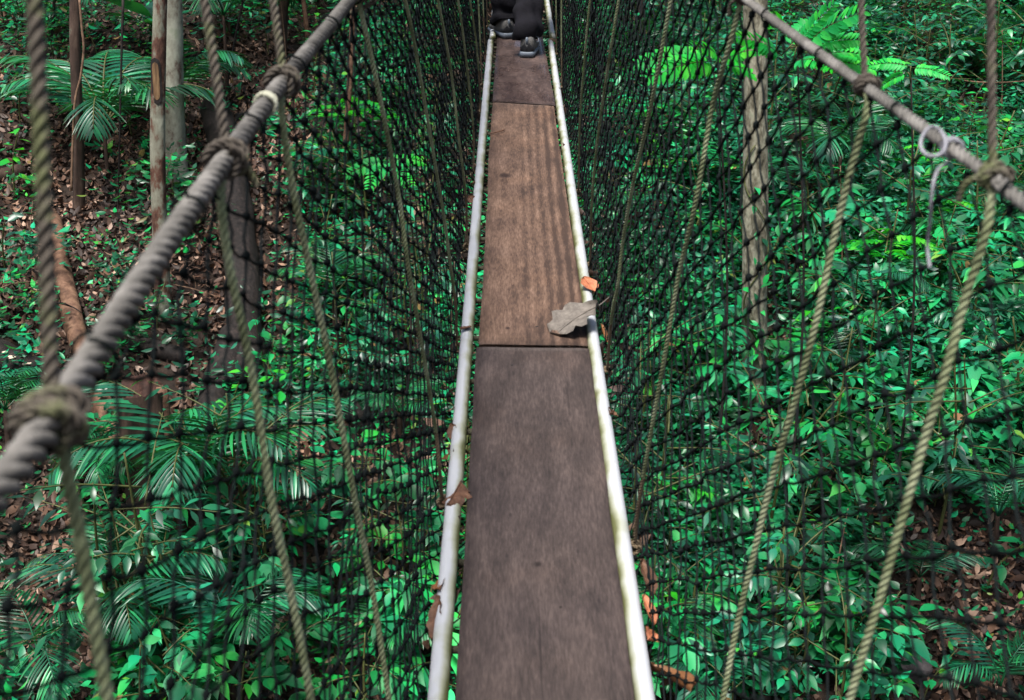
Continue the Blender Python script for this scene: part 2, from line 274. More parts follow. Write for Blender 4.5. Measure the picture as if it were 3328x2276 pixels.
# ================================================================== THE BRIDGE
HL, HRR = HB - .31, HB - .29                         # hand ropes below the camera
ROPE_L = [(-.252, -1.2, HL), (-.251, .1, HL), (-.2518, .4, HL), (-.2478, .559, HL - .002), (-.2525, .8, HL + .002), (-.2588, 1.043, HL - .002), (-.258, 1.336, HL), (-.2502, 1.79, HL), (-.25, 2.6, HL - .005), (-.25, 5, HL - .01), (-.25, 8, HL - .01), (-.25, 13, HL - .01)]
ROPE_R = [(.43, -1.2, HRR), (.41, .4, HRR), (.3865, .8576, HRR), (.3858, .9187, HRR), (.3666, 1.230, HRR), (.3374, 1.762, HRR), (.315, 2.4, HRR), (.298, 3.4, HRR), (.29, 5, HRR), (.288, 8, HRR), (.288, 13, HRR)]
RL, RR = smooth_path(ROPE_L, 10), smooth_path(ROPE_R, 10)
RAILX = {-1: -.126, 1: .2244}; RAIL_R = .0178
def rope_at(side, y):
    P = RL if side < 0 else RR
    return np.array([np.interp(y, P[:, 1], P[:, 0]), y, np.interp(y, P[:, 1], P[:, 2])])
def rail_at(side, y): return np.array([RAILX[side] + side * .027, y, -.016])
def net_pt(side, y, s):                              # s in metres down from the hand rope
    a, b = rope_at(side, y), rail_at(side, y); L = np.linalg.norm(b - a); u = s / L
    if u <= 1:
        p = a + (b - a) * u; p[0] += side * .004 * math.sin(math.pi * u); return p
    e = s - L; return b + np.array([-side * min(e * .9, .2), 0, -min(e, .05) - .01 * e])
def net_len(side, y): return float(np.linalg.norm(rail_at(side, y) - rope_at(side, y)))
def on_net(side, px, py):                            # pixel -> (y, s) on the flat net plane
    d = ray(px, py); db = np.array([d[0], d[1] * cphi + d[2] * sphi, -d[1] * sphi + d[2] * cphi]); o = np.array([0, 0, HB]); y = 2.0
    for _ in range(30):
        a, b = rope_at(side, y), rail_at(side, y); n = np.cross(b - a, (rope_at(side, y + .05) - rope_at(side, y - .05)) * 10); t = n.dot(a - o) / n.dot(db); p = o + t * db
        yn = p[1]; s = (p - rope_at(side, yn)).dot((b - a) / np.linalg.norm(b - a))
        if abs(yn - y) < 1e-5: break
        y = .5 * y + .5 * yn
    return y, s

# hand ropes
for side, P, rad, pitch, lab in ((-1, RL, .0099, .048, 'thick weathered grey hand rope tied with mossy knots and a pale binding ring'), (1, RR, .0064, .031, 'slim grey hand rope with a loose white cord tied on it')):
    V, Q = rope(b2w(P), rad, pitch, ns=7, step=.0058)
    tag(obj('hand_rope', mesh('hand_rope', V, Q, M['handrope'])), lab, 'rope', 'hand ropes of the walkway')
def local_frame(side, y):
    a = b2w(rope_at(side, y)); t = b2w(rope_at(side, y + .02)) - b2w(rope_at(side, y - .02)); t /= np.linalg.norm(t)
    return a, t
def knot_mesh(c, t, rr, r, mat, turns=2.6, pitchk=None, seed=0, q=.6):
    """rope wound round a bar of radius rr along direction t plus a crossing tuck"""
    rg = np.random.default_rng(seed); up = np.array([0, 0, 1.]); u = up - t * up.dot(t); u /= np.linalg.norm(u); v = np.cross(t, u)
    ang = np.linspace(0, 2 * np.pi * turns, 70); R_ = rr + r * .55 + r * .35 * np.sin(ang * 1.7 + seed) ** 2
    w_ = np.linspace(-1, 1, 70) * r * 2.3 * turns / 2.6
    w_ = w_ + r * .9 * np.sin(ang * .9 + seed * 1.7); ang = ang + .5 * seed; P = c + R_[:, None] * (np.cos(ang)[:, None] * u + np.sin(ang)[:, None] * v) + w_[:, None] * t
    mb = MB(); mb.add(*rope(P, r, r * 4.6, ns=6 if q < 1 else 4, step=r * q))
    a2 = np.linspace(-1.9, 1.5, 40); P2 = c + (rr + r * 1.5) * (np.cos(a2)[:, None] * u + np.sin(a2)[:, None] * v) + (np.sin(a2 * 1.3) * r * 2.2)[:, None] * t
    mb.add(*rope(P2, r, r * 4.6, ns=6 if q < 1 else 4, step=r * q))
    a3 = np.linspace(.6, 3.9, 36); P3 = c + (rr + r * (.9 + 1.0 * np.sin(a3)))[:, None] * (np.cos(a3)[:, None] * u + np.sin(a3)[:, None] * v) + ((a3 - 2.2) * r * 1.5)[:, None] * t
    mb.add(*rope(P3, r, r * 4.6, ns=6 if q < 1 else 4, step=r * q))
    tl = c + (rr + r) * (math.cos(seed * .9) * .4 * u + (1 if seed % 2 else -1) * v); mb.add(*rope(smooth_path([tl, tl + t * r * 2 - u * r * 2.5 + v * r * rg.normal(0, 1.5), tl + t * r * 2.5 - u * r * 7 + v * r * rg.normal(0, 2.5)], 8), r * .85, r * 4.6, ns=5, step=r * q, fuzz=.12))
    return mb.mesh('knot', mat)

HANG = [  # side, list of photo pixels down the lower cord, photo pixel of the cord above the hand rope
    (-1, [(163, 1358), (186, 1432), (250, 1790), (322, 2276)], (129, 0)),
    (-1, [(732, 512), (712, 640), (733, 860), (802, 1218), (860, 1619), (924, 1934), (988, 2276)], (665, 0)),
    (-1, [(918, 268), (910, 370), (938, 602), (988, 860), (1060, 1218), (1132, 1619), (1189, 1905), (1249, 2276)], (885, 0)),
    (-1, [(1163, 0), (1206, 268), (1268, 622), (1301, 870), (1349, 1143), (1397, 1396), (1414, 1520), (1444, 1690)], None),
    (-1, [(1299, 0), (1316, 96), (1349, 311), (1397, 607), (1421, 746), (1440, 865), (1464, 1000), (1490, 1180)], None),
    (-1, [(1399, 0), (1440, 249), (1464, 445), (1497, 650), (1519, 826)], None),
    (-1, [(1466, 0), (1493, 201), (1524, 430), (1541, 590)], None),
    (-1, [(1507, 0), (1531, 143), (1553, 320), (1562, 407)], None),
    (1, [(3229, 579), (3226, 680), (3210, 770), (3143, 999), (3090, 1214), (3038, 1382), (2985, 1573), (2937, 1746), (2875, 1970), (2784, 2276)], (3215, 0)),
    (1, [(2813, 282), (2827, 345), (2794, 478), (2727, 760), (2689, 951), (2645, 1143), (2593, 1334), (2526, 1564), (2468, 1803), (2411, 2042), (2365, 2276)], (2796, 0)),
    (1, [(2411, 0), (2378, 167), (2335, 335), (2306, 526), (2277, 693), (2230, 900), (2190, 1130), (2140, 1390), (2085, 1660)], None),
    (1, [(2196, 0), (2162, 225), (2129, 402), (2086, 598), (2052, 784), (2033, 927), (2009, 1028), (1975, 1180)], None),
    (1, [(2023, 96), (2004, 230), (1971, 454), (1948, 640), (1920, 830)], None),
    (1, [(1942, 0), (1923, 215), (1905, 400), (1882, 590)], None),
]
HR = .0045
hang_lab = {-1: 'olive grey hanger rope of the thick hand rope, knotted to the white rail', 1: 'olive grey hanger rope of the slim hand rope, knotted to the white rail'}
hang_own = {0: 'thick pale hanger rope at the biggest mossy knot on the thick hand rope', 1: 'hanger rope at the middle mossy knot of the thick hand rope',
            2: 'hanger rope knotted just above the pale binding ring on the thick hand rope', 8: 'hanger rope knotted just below the white cord on the slim hand rope',
            9: 'hanger rope knotted above the white cord on the slim hand rope'}
cable_pts = {-1: [], 1: []}
def build_hanger(idx, side, ys, up_px):
    """ys: list of (y, s) on the net plane from the rope down to the rail"""
    (y0, s0), (y1, s1) = ys[0], ys[1]
    if s0 > .02:                                     # prolong up to the hand rope
        k = (y0 - y1) / max(s1 - s0, 1e-3); k = min(max(k, -.1), .5); ys = [(y0 + k * s0, 0.0)] + ys
    (ya, sa), (yb, sb) = ys[-2], ys[-1]; L = net_len(side, yb)
    if sb < L - .05:
        k = (yb - ya) / max(sb - sa, 1e-3); ys = ys + [(yb + k * (L - sb) * .8, L)]
    else: ys = ys[:-1] + [(yb, L)]
    ys[0] = (ys[0][0], 0.0)
    pts = []
    for y, s in ys:
        a, b = rope_at(side, y), rail_at(side, y); p = a + (b - a) * (s / np.linalg.norm(b - a)); p[0] -= side * (.007 + .019 * min(max((y - 1.2) / 2.0, 0), 1)) * math.sin(math.pi * min(max(s / np.linalg.norm(b - a), 0), 1)) ** .5; pts.append(b2w(p))
    Pl = smooth_path(pts, 12)
    ytop, ybot = ys[0][0], ys[-1][0]
    far = ytop > 2.6
    c, t = local_frame(side, ytop); rr = .0092 if side < 0 else .0058
    root = thing('hanger_rope', hang_own.get(idx, hang_lab[side]), 'rope', Pl[-1], None if idx in hang_own else ('hanger ropes of the thick hand rope' if side < 0 else 'hanger ropes of the slim hand rope'))
    inv = -Pl[-1]
    Pr, _ = resample(Pl, .02); n = len(Pr); k = max(3, int(n * .82))
    for seg, mt, nm in ((Pr[:k + 1], 'hanger', 'lower_cord'), (Pr[k:], 'hanger_low', 'cord_end')):
        V, Q = rope(seg + inv, HR, .025, ns=4 if far else 6, step=.006 if far else .0035); obj(nm, mesh(nm, V, Q, M[mt]), root)
    if up_px is not None:
        e = at_y(*up_px, c[1] + .02); dirv = (e - c); dirv /= np.linalg.norm(dirv); top = c + dirv * (1.0 / max(dirv[2], .3))
    else: top = c + np.array([side * .02, .03, 1.0])
    off = t * rr * .2 + np.array([0, 0, rr]); up = smooth_path([c + off * .6, c + off + (top - c) * .06, c + (top - c) * .5 + np.array([side * .006, 0, 0]), top], 14)
    V, Q = rope(up + inv, HR * (1.12 if side < 0 else .9), .026, ns=6 if up_px else 4, step=.0035 if up_px else .012); obj('upper_cord', mesh('upper_cord', V, Q, M['hanger_top']), root)
    cable_pts[side].append(top)
    km = knot_mesh(c + inv, t, rr, HR * (1.02 if side < 0 else .8), M['hanger_top'], 2.6 if idx % 2 else 2.9, seed=idx, q=1.2 if far else .6); obj('knot', km, root)
    c2 = b2w(np.array([RAILX[side], ybot, 0])); t2 = b2w(np.array([0, 1, 0])) - b2w(np.array([0, 0, 0]))
    cc = c2 + (b2w([side * .014, 0, 0.0]) - b2w([0, 0, 0]))
    km2 = knot_mesh(b2w(np.array([RAILX[side] + side * .024, ybot, -.018])) + inv, t2 / np.linalg.norm(t2), .006, HR * 1.0, M['hanger_low'], 2.2, seed=idx + 50, q=1.2 if far else .6); obj('rail_knot', km2, root)
for idx, (side, px, up) in enumerate(HANG):
    build_hanger(idx, side, [on_net(side, *q) for q in px], up)
k_far = len(HANG)
for side, yb0 in ((-1, 6.05), (1, 6.0)):
    for q in range(8):
        yb = yb0 + q * .79; L = net_len(side, yb)
        if yb > 12: break
        build_hanger(k_far, side, [(yb - .02, 0.0), (yb - .01, L * .5), (yb, L)], None); k_far += 1
for side in (-1, 1):                                 # main cables that the hangers come down from
    P = sorted(cable_pts[side], key=lambda p: p[1]); P = [P[0] - np.array([0, 2.2, .4])] + P + [P[-1] + np.array([0, 1.5, .6])]
    V, Q = tube(smooth_path(P, 6), .008, 8); tag(obj('suspension_cable', mesh('suspension_cable', V, Q, M['steel'])), 'steel cable above the ' + ('thick' if side < 0 else 'slim') + ' hand rope holding its hanger ropes', 'cable')

# nets
def build_net(side, lab):
    root = thing('safety_net', lab, 'net', b2w(rail_at(side, 2.0)), 'black nets along the walkway'); inv = -b2w(rail_at(side, 2.0))
    DY, SH, DS = (.086, .053, .0285) if side < 0 else (.084, .043, .0335); y_lo, y_hi = .12, 11.5; J = 41; rg = np.random.default_rng(3 + side)
    ni = int((y_hi - y_lo) / DY) + 1
    def node(i, j):
        y = y_lo + i * DY + (j * SH) % DY
        return y
    pos = {}; SJ = np.cumsum(np.r_[.012, np.full(J, DS)])
    for j in range(J + 1):
        for i in range(-1, ni + 1):
            y = y_lo + i * DY + j * SH - DY * math.floor(j * SH / DY); s = SJ[j]
            sc = 1
            p = net_pt(side, y + rg.normal(0, .0028), s * sc + rg.normal(0, .002)); p[0] += rg.normal(0, .0016) * (0 if j == 0 else 1) + side * .006 * (1 + math.sin(y * 3.1 + j * .4)) * (0 if j == 0 else 1)
            pos[i, j] = b2w(p) + inv
    ico = bmesh.new(); bmesh.ops.create_icosphere(ico, subdivisions=1, radius=1); IV = np.array([v.co[:] for v in ico.verts]); IF = np.array([[v.index for v in f.verts] for f in ico.faces]); ico.free(); IQ = np.column_stack([IF, IF[:, 2]])
    a = np.linspace(0, 2 * np.pi, 5, endpoint=False)
    for j in range(J):
        mb = MB(); mb2 = MB(); kv = []; kf = []; kn = 0
        for i in range(0, ni):
            p = pos[i, j]
            # links down: (y+SH, s+DS) and (y+SH-DY, s+DS)
            wrap = math.floor((j + 1) * SH / DY) - math.floor(j * SH / DY)
            for ii in (i + wrap, i + wrap - 1):
                q = pos.get((ii, j + 1))
                if q is None: continue
                yb_ = y_lo + i * DY; far = yb_ > 4.0; st = ii == i + wrap; ns_ = 3 if far else 4; r = (.0020 if st else .0016) * (1.3 if far else (.85 if yb_ < 1.1 else (.95 if yb_ < 1.6 else 1.05)))
                mid = (p + q) / 2 + np.array([rg.normal(0, .0015), rg.normal(0, .0015), -.0015 - rg.random() * .003]); path = np.array([p, mid, q]) if far else np.array([p, p * .5 + mid * .5 - [0, 0, .0006], mid, q * .5 + mid * .5 - [0, 0, .0006], q])
                T, N, B = frames(path); a = np.linspace(0, 2 * np.pi, ns_, endpoint=False)
                V = path[:, None, :] + r * (np.cos(a)[None, :, None] * N[:, None, :] + np.sin(a)[None, :, None] * B[:, None, :]); (mb if st else mb2).add(V.reshape(-1, 3), grid_quads(len(path), ns_))
            kv.append(p + IV * np.array([.0046, .005, .0062]) * rg.uniform(.8, 1.25) * (.8 if y_lo + i * DY < 1.3 else 1)); kf.append(IF + kn); kn += len(IV)
        me = mb.mesh('net_row', M['net']); o = obj('net_row', me, root); o['kind'] = 'stuff'; obj('cross_twine', mb2.mesh('cross_twine', M['net_grey']), o)['kind'] = 'stuff'
        km = mesh('net_knots', np.concatenate(kv), np.concatenate(kf), M['net']); ko = obj('net_knots', km, o); ko['kind'] = 'stuff'
    mb = MB(); rr = .0116 if side < 0 else .0066      # loops that tie the net to the hand rope
    for i in range(0, ni, 3):
        y = y_lo + i * DY; c, t = local_frame(side, y); u = np.array([0, 0, 1.]) - t * t[2]; u /= np.linalg.norm(u); v = np.cross(t, u); an = np.linspace(0, 2 * np.pi, 20)
        for k in (0,): mb.add(*tube(c + inv + (rr + .002) * (np.cos(an)[:, None] * u + np.sin(an)[:, None] * v) + ((an - 3) * .0016 + k * .006)[:, None] * t, .0015, 5, False))
    lo = obj('net_lashing', mb.mesh('net_lashing', M['net']), root); lo['kind'] = 'stuff'
build_net(-1, 'black knotted safety net hanging from the thick hand rope'); build_net(1, 'black knotted safety net hanging from the slim hand rope')

# ladders
def build_ladder(y0, y1, dx, lab, zo=0.0):
    org = b2w(np.array([.05, y0, 0])); root = thing('ladder', lab, 'ladder', org, 'white ladders that carry the planks')
    for side in (-1, 1):
        n = int((y1 - y0) / .05); y = np.linspace(y0, y1, n); x = RAILX[side] + dx + .0008 * np.sin(y * 1.1 + side); z = zo + .0015 * np.sin(y * 3 + 1)
        P = np.stack([x, y, z], -1); ns = 16; V, Q = tube(P, RAIL_R, ns); a = np.arctan2(V[:, 2] - zo, V[:, 0] - (RAILX[side] + dx))
        me = mesh('rail', b2w(V) - org, Q, M['rail']); al = me.attributes.new('algae', 'FLOAT', 'POINT')
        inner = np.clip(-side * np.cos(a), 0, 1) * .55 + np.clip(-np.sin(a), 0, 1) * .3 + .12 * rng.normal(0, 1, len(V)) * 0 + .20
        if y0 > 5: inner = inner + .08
        al.data.foreach_set('value', inner.astype(np.float32)); obj('rail', me, root)
    y = y0 + .12
    while y < y1:
        V, Q = tube(np.stack([np.linspace(RAILX[-1] + dx, RAILX[1] + dx, 3), np.full(3, y), np.full(3, zo - .019)], -1), .0075, 10)
        me = mesh('rung', b2w(V) - org, Q, M['rung']); me.attributes.new('algae', 'FLOAT', 'POINT').data.foreach_set('value', np.full(len(V), .3, np.float32)); obj('rung', me, root); y += .265
build_ladder(-.8, 7.1, 0.0, 'white ladder with algae stains under the grey brown and red brown planks')
build_ladder(7.06, 11.6, .012, 'white ladder beyond the rail gap under the walker', .03)

# planks
def build_plank(corners, zt, th, mat, lab, nails, warp, y_ext=None):
    """corners: bridge frame x at near/far ends (xl0, xr0, y0l, y0r), (xl1, xr1, y1l, y1r)"""
    (xl0, xr0, ya, yb_), (xl1, xr1, yc, yd) = corners
    org3 = np.array([(xl0 + xr0) / 2, ya, 0]); n, m_ = 80, 10; rg = np.random.default_rng(int(abs(ya) * 100))
    jl = .0012 * np.cumsum(rg.normal(0, 1, n + 1)) * .4; jr = .0012 * np.cumsum(rg.normal(0, 1, n + 1)) * .4; jl -= np.linspace(jl[0], jl[-1], n + 1); jr -= np.linspace(jr[0], jr[-1], n + 1)
    top = []; 
    for i in range(n + 1):
        f_ = i / n; 
        for k in range(m_ + 1):
            g = k / m_; xl = xl0 + (xl1 - xl0) * f_ + jl[i]; xr = xr0 + (xr1 - xr0) * f_ + jr[i]; y = (ya + (yb_ - ya) * g) * (1 - f_) + (yc + (yd - yc) * g) * f_
            b = -.0022 if k in (0, m_) else 0; b += -.0018 if i in (0, n) else 0
            top.append((xl + (xr - xl) * g, y, zt + b + warp * ((g - .5) ** 2 - .1) + .0015 * math.sin(f_ * 7)))
    top = np.array(top); bot = top.copy(); bot[:, 2] -= th; V = np.vstack([top, bot]); q = grid_quads(n + 1, m_ + 1, False)
    Nn = (n + 1) * (m_ + 1); Q = [q[:, ::-1], q + Nn]
    def strip(ix): ix = np.array(ix); return np.stack([ix[:-1], ix[1:], ix[1:] + Nn, ix[:-1] + Nn], -1)
    Q += [strip([i * (m_ + 1) for i in range(n + 1)]), strip([i * (m_ + 1) + m_ for i in range(n + 1)])[:, ::-1], strip(list(range(m_ + 1)))[:, ::-1], strip([n * (m_ + 1) + k for k in range(m_ + 1)])]
    mw = Matrix.Translation(Vector(b2w(org3))) @ Matrix.Rotation(PHI, 4, 'X')
    root = thing('plank', lab, 'plank', None, 'planks of the walkway', mw)
    me = mesh('board', V - org3, np.concatenate(Q), mat, smooth=False); obj('board', me, root)
    for (nx, ny) in nails:
        a = np.linspace(0, 2 * np.pi, 10, endpoint=False); Vn = [(nx, ny, zt + .0012)] + [(nx + .0045 * math.cos(t), ny + .0045 * math.sin(t), zt + .0002) for t in a] ; Vn = np.array(Vn) - org3
        Fn = np.array([[0, 1 + i, 1 + (i + 1) % 10] for i in range(10)]); obj('nail', mesh('nail', Vn, Fn, M['nail']), root)
M['nail'] = flat_mat('nail', (.018, .015, .014), .6, metal=.4)
ZT = .012
d = lambda px, py: deck(px, py, ZT)
a0, b0, a1, b1 = d(1478, 2276), d(2066, 2276), d(1548, 1127), d(1914, 1131)
sl0 = (a1[0] - a0[0]) / (a1[1] - a0[1]); sl1 = (b1[0] - b0[0]) / (b1[1] - b0[1])
yn = .42
build_plank(((a0[0] + sl0 * (yn - a0[1]), b0[0] + sl1 * (yn - b0[1]), yn, yn), (a1[0], b1[0], a1[1], b1[1])), ZT, .022, M['plank_grey'], 'grey brown weathered plank with a dark knot, next to the red brown one', [(-.07, 2.83), (.16, 2.82), (.0, 2.80)], .006)
a2, b2, a3, b3 = d(1556, 1120), d(1911, 1125), d(1602, 333), d(1800, 345)
build_plank(((a2[0], b2[0], a2[1] + .004, b2[1] + .004), (a3[0], b3[0], a3[1], b3[1])), ZT + .001, .022, M['plank_red'], 'long red brown plank with dark grain stripes and a dead leaf on its corner', [(-.06, 3.05), (.07, 3.04), (.15, 3.06), (-.05, 5.45)], .006)
a4, b4 = d(1602, 333), d(1806, 345)
build_plank(((a4[0] - .002, b4[0], a4[1] + .004, b4[1] + .004), (-.08, .17, 8.25, 8.25)), ZT + .004, .022, M['plank_wet'], 'dark damp cracked plank under the feet of the walker', [(-.05, 5.75), (.13, 5.75)], -.004)
build_plank(((-.08, .17, 8.26, 8.26), (-.08, .17, 11.0, 11.0)), ZT + .02, .022, M['plank_grey'], 'far plank beyond the walker', [(-.05, 8.4)], .003)

# pale binding ring on the thick hand rope and loose white cord on the slim one
def ringbind(side, y, rr, r, mat, name, lab, turns, tail=None, loop=False):
    c, t = local_frame(side, y); u = np.array([0, 0, 1.]) - t * t[2]; u /= np.linalg.norm(u); v = np.cross(t, u)
    root = thing(name, lab, 'cord', c); an = np.linspace(0, 2 * np.pi * turns, int(40 * turns)); mb = MB()
    P = (rr + r * .7) * (np.cos(an)[:, None] * u + np.sin(an)[:, None] * v) + ((an / (2 * np.pi) - turns / 2) * r * 2.1)[:, None] * t; mb.add(*rope(P, r, r * 7, ns=6, step=r * .7))
    obj('wrap', mb.mesh('wrap', mat), root)
    if loop:
        P = np.array([at_y(3034 + 40 * math.cos(q) + 4 * math.sin(2 * q), 460 + 48 * math.sin(q), c[1] - .02 * math.sin(q) - .008) for q in np.linspace(-.9, 5.3, 50)]) - c
        V, Q = rope(P, r * .85, r * 6, ns=6, step=r * .7, fuzz=.1); obj('loop', mesh('loop', V, Q, mat), root)
    if tail is not None:
        V, Q = rope(np.array(tail) - c, r * .8, r * 6, ns=6, step=r * .8, fuzz=.12); obj('tail', mesh('tail', V, Q, mat), root)
y_, _ = on_net(-1, 868, 366)
ringbind(-1, y_, .0100, .0021, M['cord_pale'] if 'cord_pale' in M else noise_mat('pale_cord', [(.3, (.30, .30, .22)), (.7, (.52, .52, .42))], 60), 'binding_ring', 'pale cord ring bound round the thick hand rope between two mossy knots', 2.2)
y_, _ = on_net(1, 3093, 478)
c0_, t0_ = local_frame(1, y_); yy = c0_[1]
tail = smooth_path([c0_ + [0, 0, -.01], at_y(3045, 560, yy), at_y(3027, 640, yy - .01), at_y(3022, 720, yy), at_y(3014, 800, yy + .01), at_y(3022, 870, yy)], 10)
ringbind(1, y_, .0063, .0021, M['cord'], 'white_cord', 'fuzzy white cord tied in a loop on the slim hand rope with a hanging tail', 2.6, tail, True)

# ================================================================== THE WALKER
def build_person():
    hr = b2w(np.array([.082, 6.57, ZT + .006])); hl = b2w(np.array([-.022, 7.1, ZT + .006]))
    root = thing('person', 'person in baggy black trousers and grey sneakers walking away along the planks', 'person', hr); inv = -hr
    dr = np.array([.12, 1.0, sphi / cphi]); dl = np.array([-.36, .93, .22]); dr /= np.linalg.norm(dr); dl /= np.linalg.norm(dl)
    hip = (hr + hl) / 2 + np.array([.03, .02, .93]); hipR = hip + [.085, 0, 0]; hipL = hip + [-.085, .02, 0]
    ankR = hr + [.0, .05, .085]; ankL = hl + dl * .05 + [0, 0, .085]
    kneeR = (hipR + ankR) / 2 + [.0, .05, 0]; kneeL = (hipL + ankL) / 2 + [-.03, .08, .0]
    # body: one continuous skinned mesh
    J = dict(pelvis=hip, hipR=hipR, kneeR=kneeR, ankR=ankR, footR=hr + dr * .2 + [0, 0, .04], hipL=hipL, kneeL=kneeL, ankL=ankL, footL=hl + dl * .2 + [0, 0, .04],
             waist=hip + [0, .0, .16], chest=hip + [0, .02, .38], neck=hip + [0, .03, .56], headb=hip + [0, .05, .64], headt=hip + [0, .06, .80],
             shR=hip + [.18, .03, .50], elR=hip + [.34, .10, .30], haR=hip + [.44, .28, .14], shL=hip + [-.18, .03, .50], elL=hip + [-.32, .12, .30], haL=hip + [-.36, .32, .16])
    E_ = [('pelvis', 'hipR'), ('hipR', 'kneeR'), ('kneeR', 'ankR'), ('ankR', 'footR'), ('pelvis', 'hipL'), ('hipL', 'kneeL'), ('kneeL', 'ankL'), ('ankL', 'footL'), ('pelvis', 'waist'), ('waist', 'chest'), ('chest', 'neck'), ('neck', 'headb'), ('headb', 'headt'),
          ('chest', 'shR'), ('shR', 'elR'), ('elR', 'haR'), ('chest', 'shL'), ('shL', 'elL'), ('elL', 'haL')]
    Rd = dict(pelvis=.12, hipR=.085, kneeR=.055, ankR=.034, footR=.03, hipL=.085, kneeL=.055, ankL=.034, footL=.03, waist=.12, chest=.14, neck=.055, headb=.075, headt=.085, shR=.06, elR=.042, haR=.03, shL=.06, elL=.042, haL=.03)
    ks = list(J); me = bpy.data.meshes.new('body'); me.from_pydata([tuple(J[k] + inv) for k in ks], [(ks.index(a), ks.index(b)) for a, b in E_], [])
    tmp = bpy.data.objects.new('body_tmp', me); C.objects.link(tmp); sk = tmp.modifiers.new('s', 'SKIN'); tmp.modifiers.new('u', 'SUBSURF').levels = 1
    for k, v in zip(ks, me.skin_vertices[0].data): v.radius = (Rd[k], Rd[k]); v.use_root = k == 'pelvis'
    dg = bpy.context.evaluated_depsgraph_get(); bm_ = bpy.data.meshes.new_from_object(tmp.evaluated_get(dg)); bpy.data.objects.remove(tmp); bm_.materials.clear(); bm_.materials.append(M['skin'])
    for p in bm_.polygons: p.use_smooth = True
    obj('body', bm_, root)
    # trousers: two draped legs and a seat in one mesh
    mb = MB(); rg = np.random.default_rng(5)
    for side, hipp, knee, ank, hem in ((1, hipR, kneeR, ankR, hr + [.0, .035, .098]), (-1, hipL, kneeL, ankL, hl + dl * .03 + [0, 0, .085])):
        n, ns = 60, 40; path = smooth_path([hipp + [0, 0, .06], (hipp + knee) / 2, knee, (knee + ank) / 2 + [0, -.012, 0], ank + [0, -.006, .06], hem], 12); path, _ = resample(path, .014); n = len(path)
        u = np.linspace(0, 1, n); rad = np.interp(u, [0, .3, .6, .8, .92, 1], [.112, .098, .074, .066, .078, .074]); a = np.linspace(0, 2 * np.pi, ns, endpoint=False); T, N, B = frames(path)
        fold = .009 * np.sin(a[None, :] * 2 + u[:, None] * 9 + side) + .013 * np.clip((u[:, None] - .62) / .38, 0, 1) * np.sin(u[:, None] * 46 + 1.6 * np.sin(a[None, :] + side) + side) + .006 * np.sin(a[None, :] * 5 + u[:, None] * 23)
        rr = rad[:, None] + fold; rr[-1] *= .93
        V = path[:, None, :] + rr[..., None] * (np.cos(a)[None, :, None] * N[:, None, :] + np.sin(a)[None, :, None] * B[:, None, :] * .98); mb.add(V.reshape(-1, 3) + inv, grid_quads(n, ns))
        Vi = path[-4:, None, :] + (rr[-4:] * .9)[..., None] * (np.cos(a)[None, :, None] * N[-4:, None, :] + np.sin(a)[None, :, None] * B[-4:, None, :]); mb.add(Vi.reshape(-1, 3) + inv, grid_quads(4, ns)[:, ::-1])
    mb.add(*(lambda vq: (vq[0] + inv, vq[1]))(tube(np.array([hip + [0, 0, z] for z in (-.10, -.06, 0, .08, .16)]), [.13, .17, .18, .165, .15], 24))); obj('trousers', mb.mesh('trousers', M['trouser']), root)
    V, Q = tube(np.array([hip + [0, .01, z] for z in (.10, .2, .32, .44, .52, .57)]), [.175, .165, .18, .19, .14, .06], 24); mb = MB(); mb.add(V + inv, Q)
    for s, sh, el, ha in ((1, 'shR', 'elR', 'haR'), (-1, 'shL', 'elL', 'haL')): V, Q = tube(smooth_path([J[sh] - [s * .05, 0, 0], J[sh] + [s * .02, 0, -.02], J[el], J[ha] * .75 + J[el] * .25], 8), np.linspace(.078, .045, 25), 14); mb.add(V + inv, Q)
    obj('shirt', mb.mesh('shirt', M['shirt']), root)
    V, Q = tube(np.array([hip + [0, .045, z] for z in (.62, .66, .72, .78, .83, .86)]), [.06, .088, .10, .098, .07, .02], 16); obj('hair', mesh('hair', V + inv, Q, M['hair']), root)
    def shoe(h, d, lift=0):
        d = d / np.linalg.norm(d); up = np.array([0, -sphi, cphi]); d = d - up * d.dot(up); d /= np.linalg.norm(d); x = np.cross(d, up)
        def loft(st, mat, nm, par, ns=16):
            rows = []
            for (t, wd, z0, z1, sq) in st:
                for k in range(ns):
                    a = 2 * np.pi * k / ns; ca, sa = math.cos(a), math.sin(a); ex = abs(ca) ** sq * np.sign(ca); ez = abs(sa) ** sq * np.sign(sa)
                    rows.append(h + inv + d * t + x * wd * ex + up * ((z0 + z1) / 2 + (z1 - z0) / 2 * ez + lift))
            n = len(st); V = np.array(rows); Q = grid_quads(n, ns); c0 = V[:ns].mean(0); c1 = V[-ns:].mean(0); V = np.vstack([V, c0, c1]); k = np.arange(0, ns, 2)
            Q = np.vstack([Q, np.stack([np.full(len(k), n * ns), (k + 2) % ns, (k + 1) % ns, k], -1), np.stack([np.full(len(k), n * ns + 1), (n - 1) * ns + k, (n - 1) * ns + (k + 1) % ns, (n - 1) * ns + (k + 2) % ns], -1)])
            return obj(nm, mesh(nm, V, Q, mat), par)
        up_ = loft([(-.012, .020, .035, .085, .8), (-.006, .034, .022, .105, .75), (.02, .039, .018, .118, .7), (.06, .040, .016, .112, .7), (.11, .043, .016, .085, .7), (.17, .048, .016, .062, .7), (.22, .044, .016, .05, .75), (.26, .026, .018, .036, .9)], M['shoe_grey'], 'shoe', root)
        loft([(-.022, .026, .008, .030, .5), (-.012, .039, .004, .034, .45), (.03, .044, .004, .032, .45), (.1, .045, .004, .028, .45), (.18, .052, .004, .026, .45), (.24, .044, .006, .026, .5), (.275, .02, .01, .022, .8)], M['shoe_sole'], 'midsole', up_)
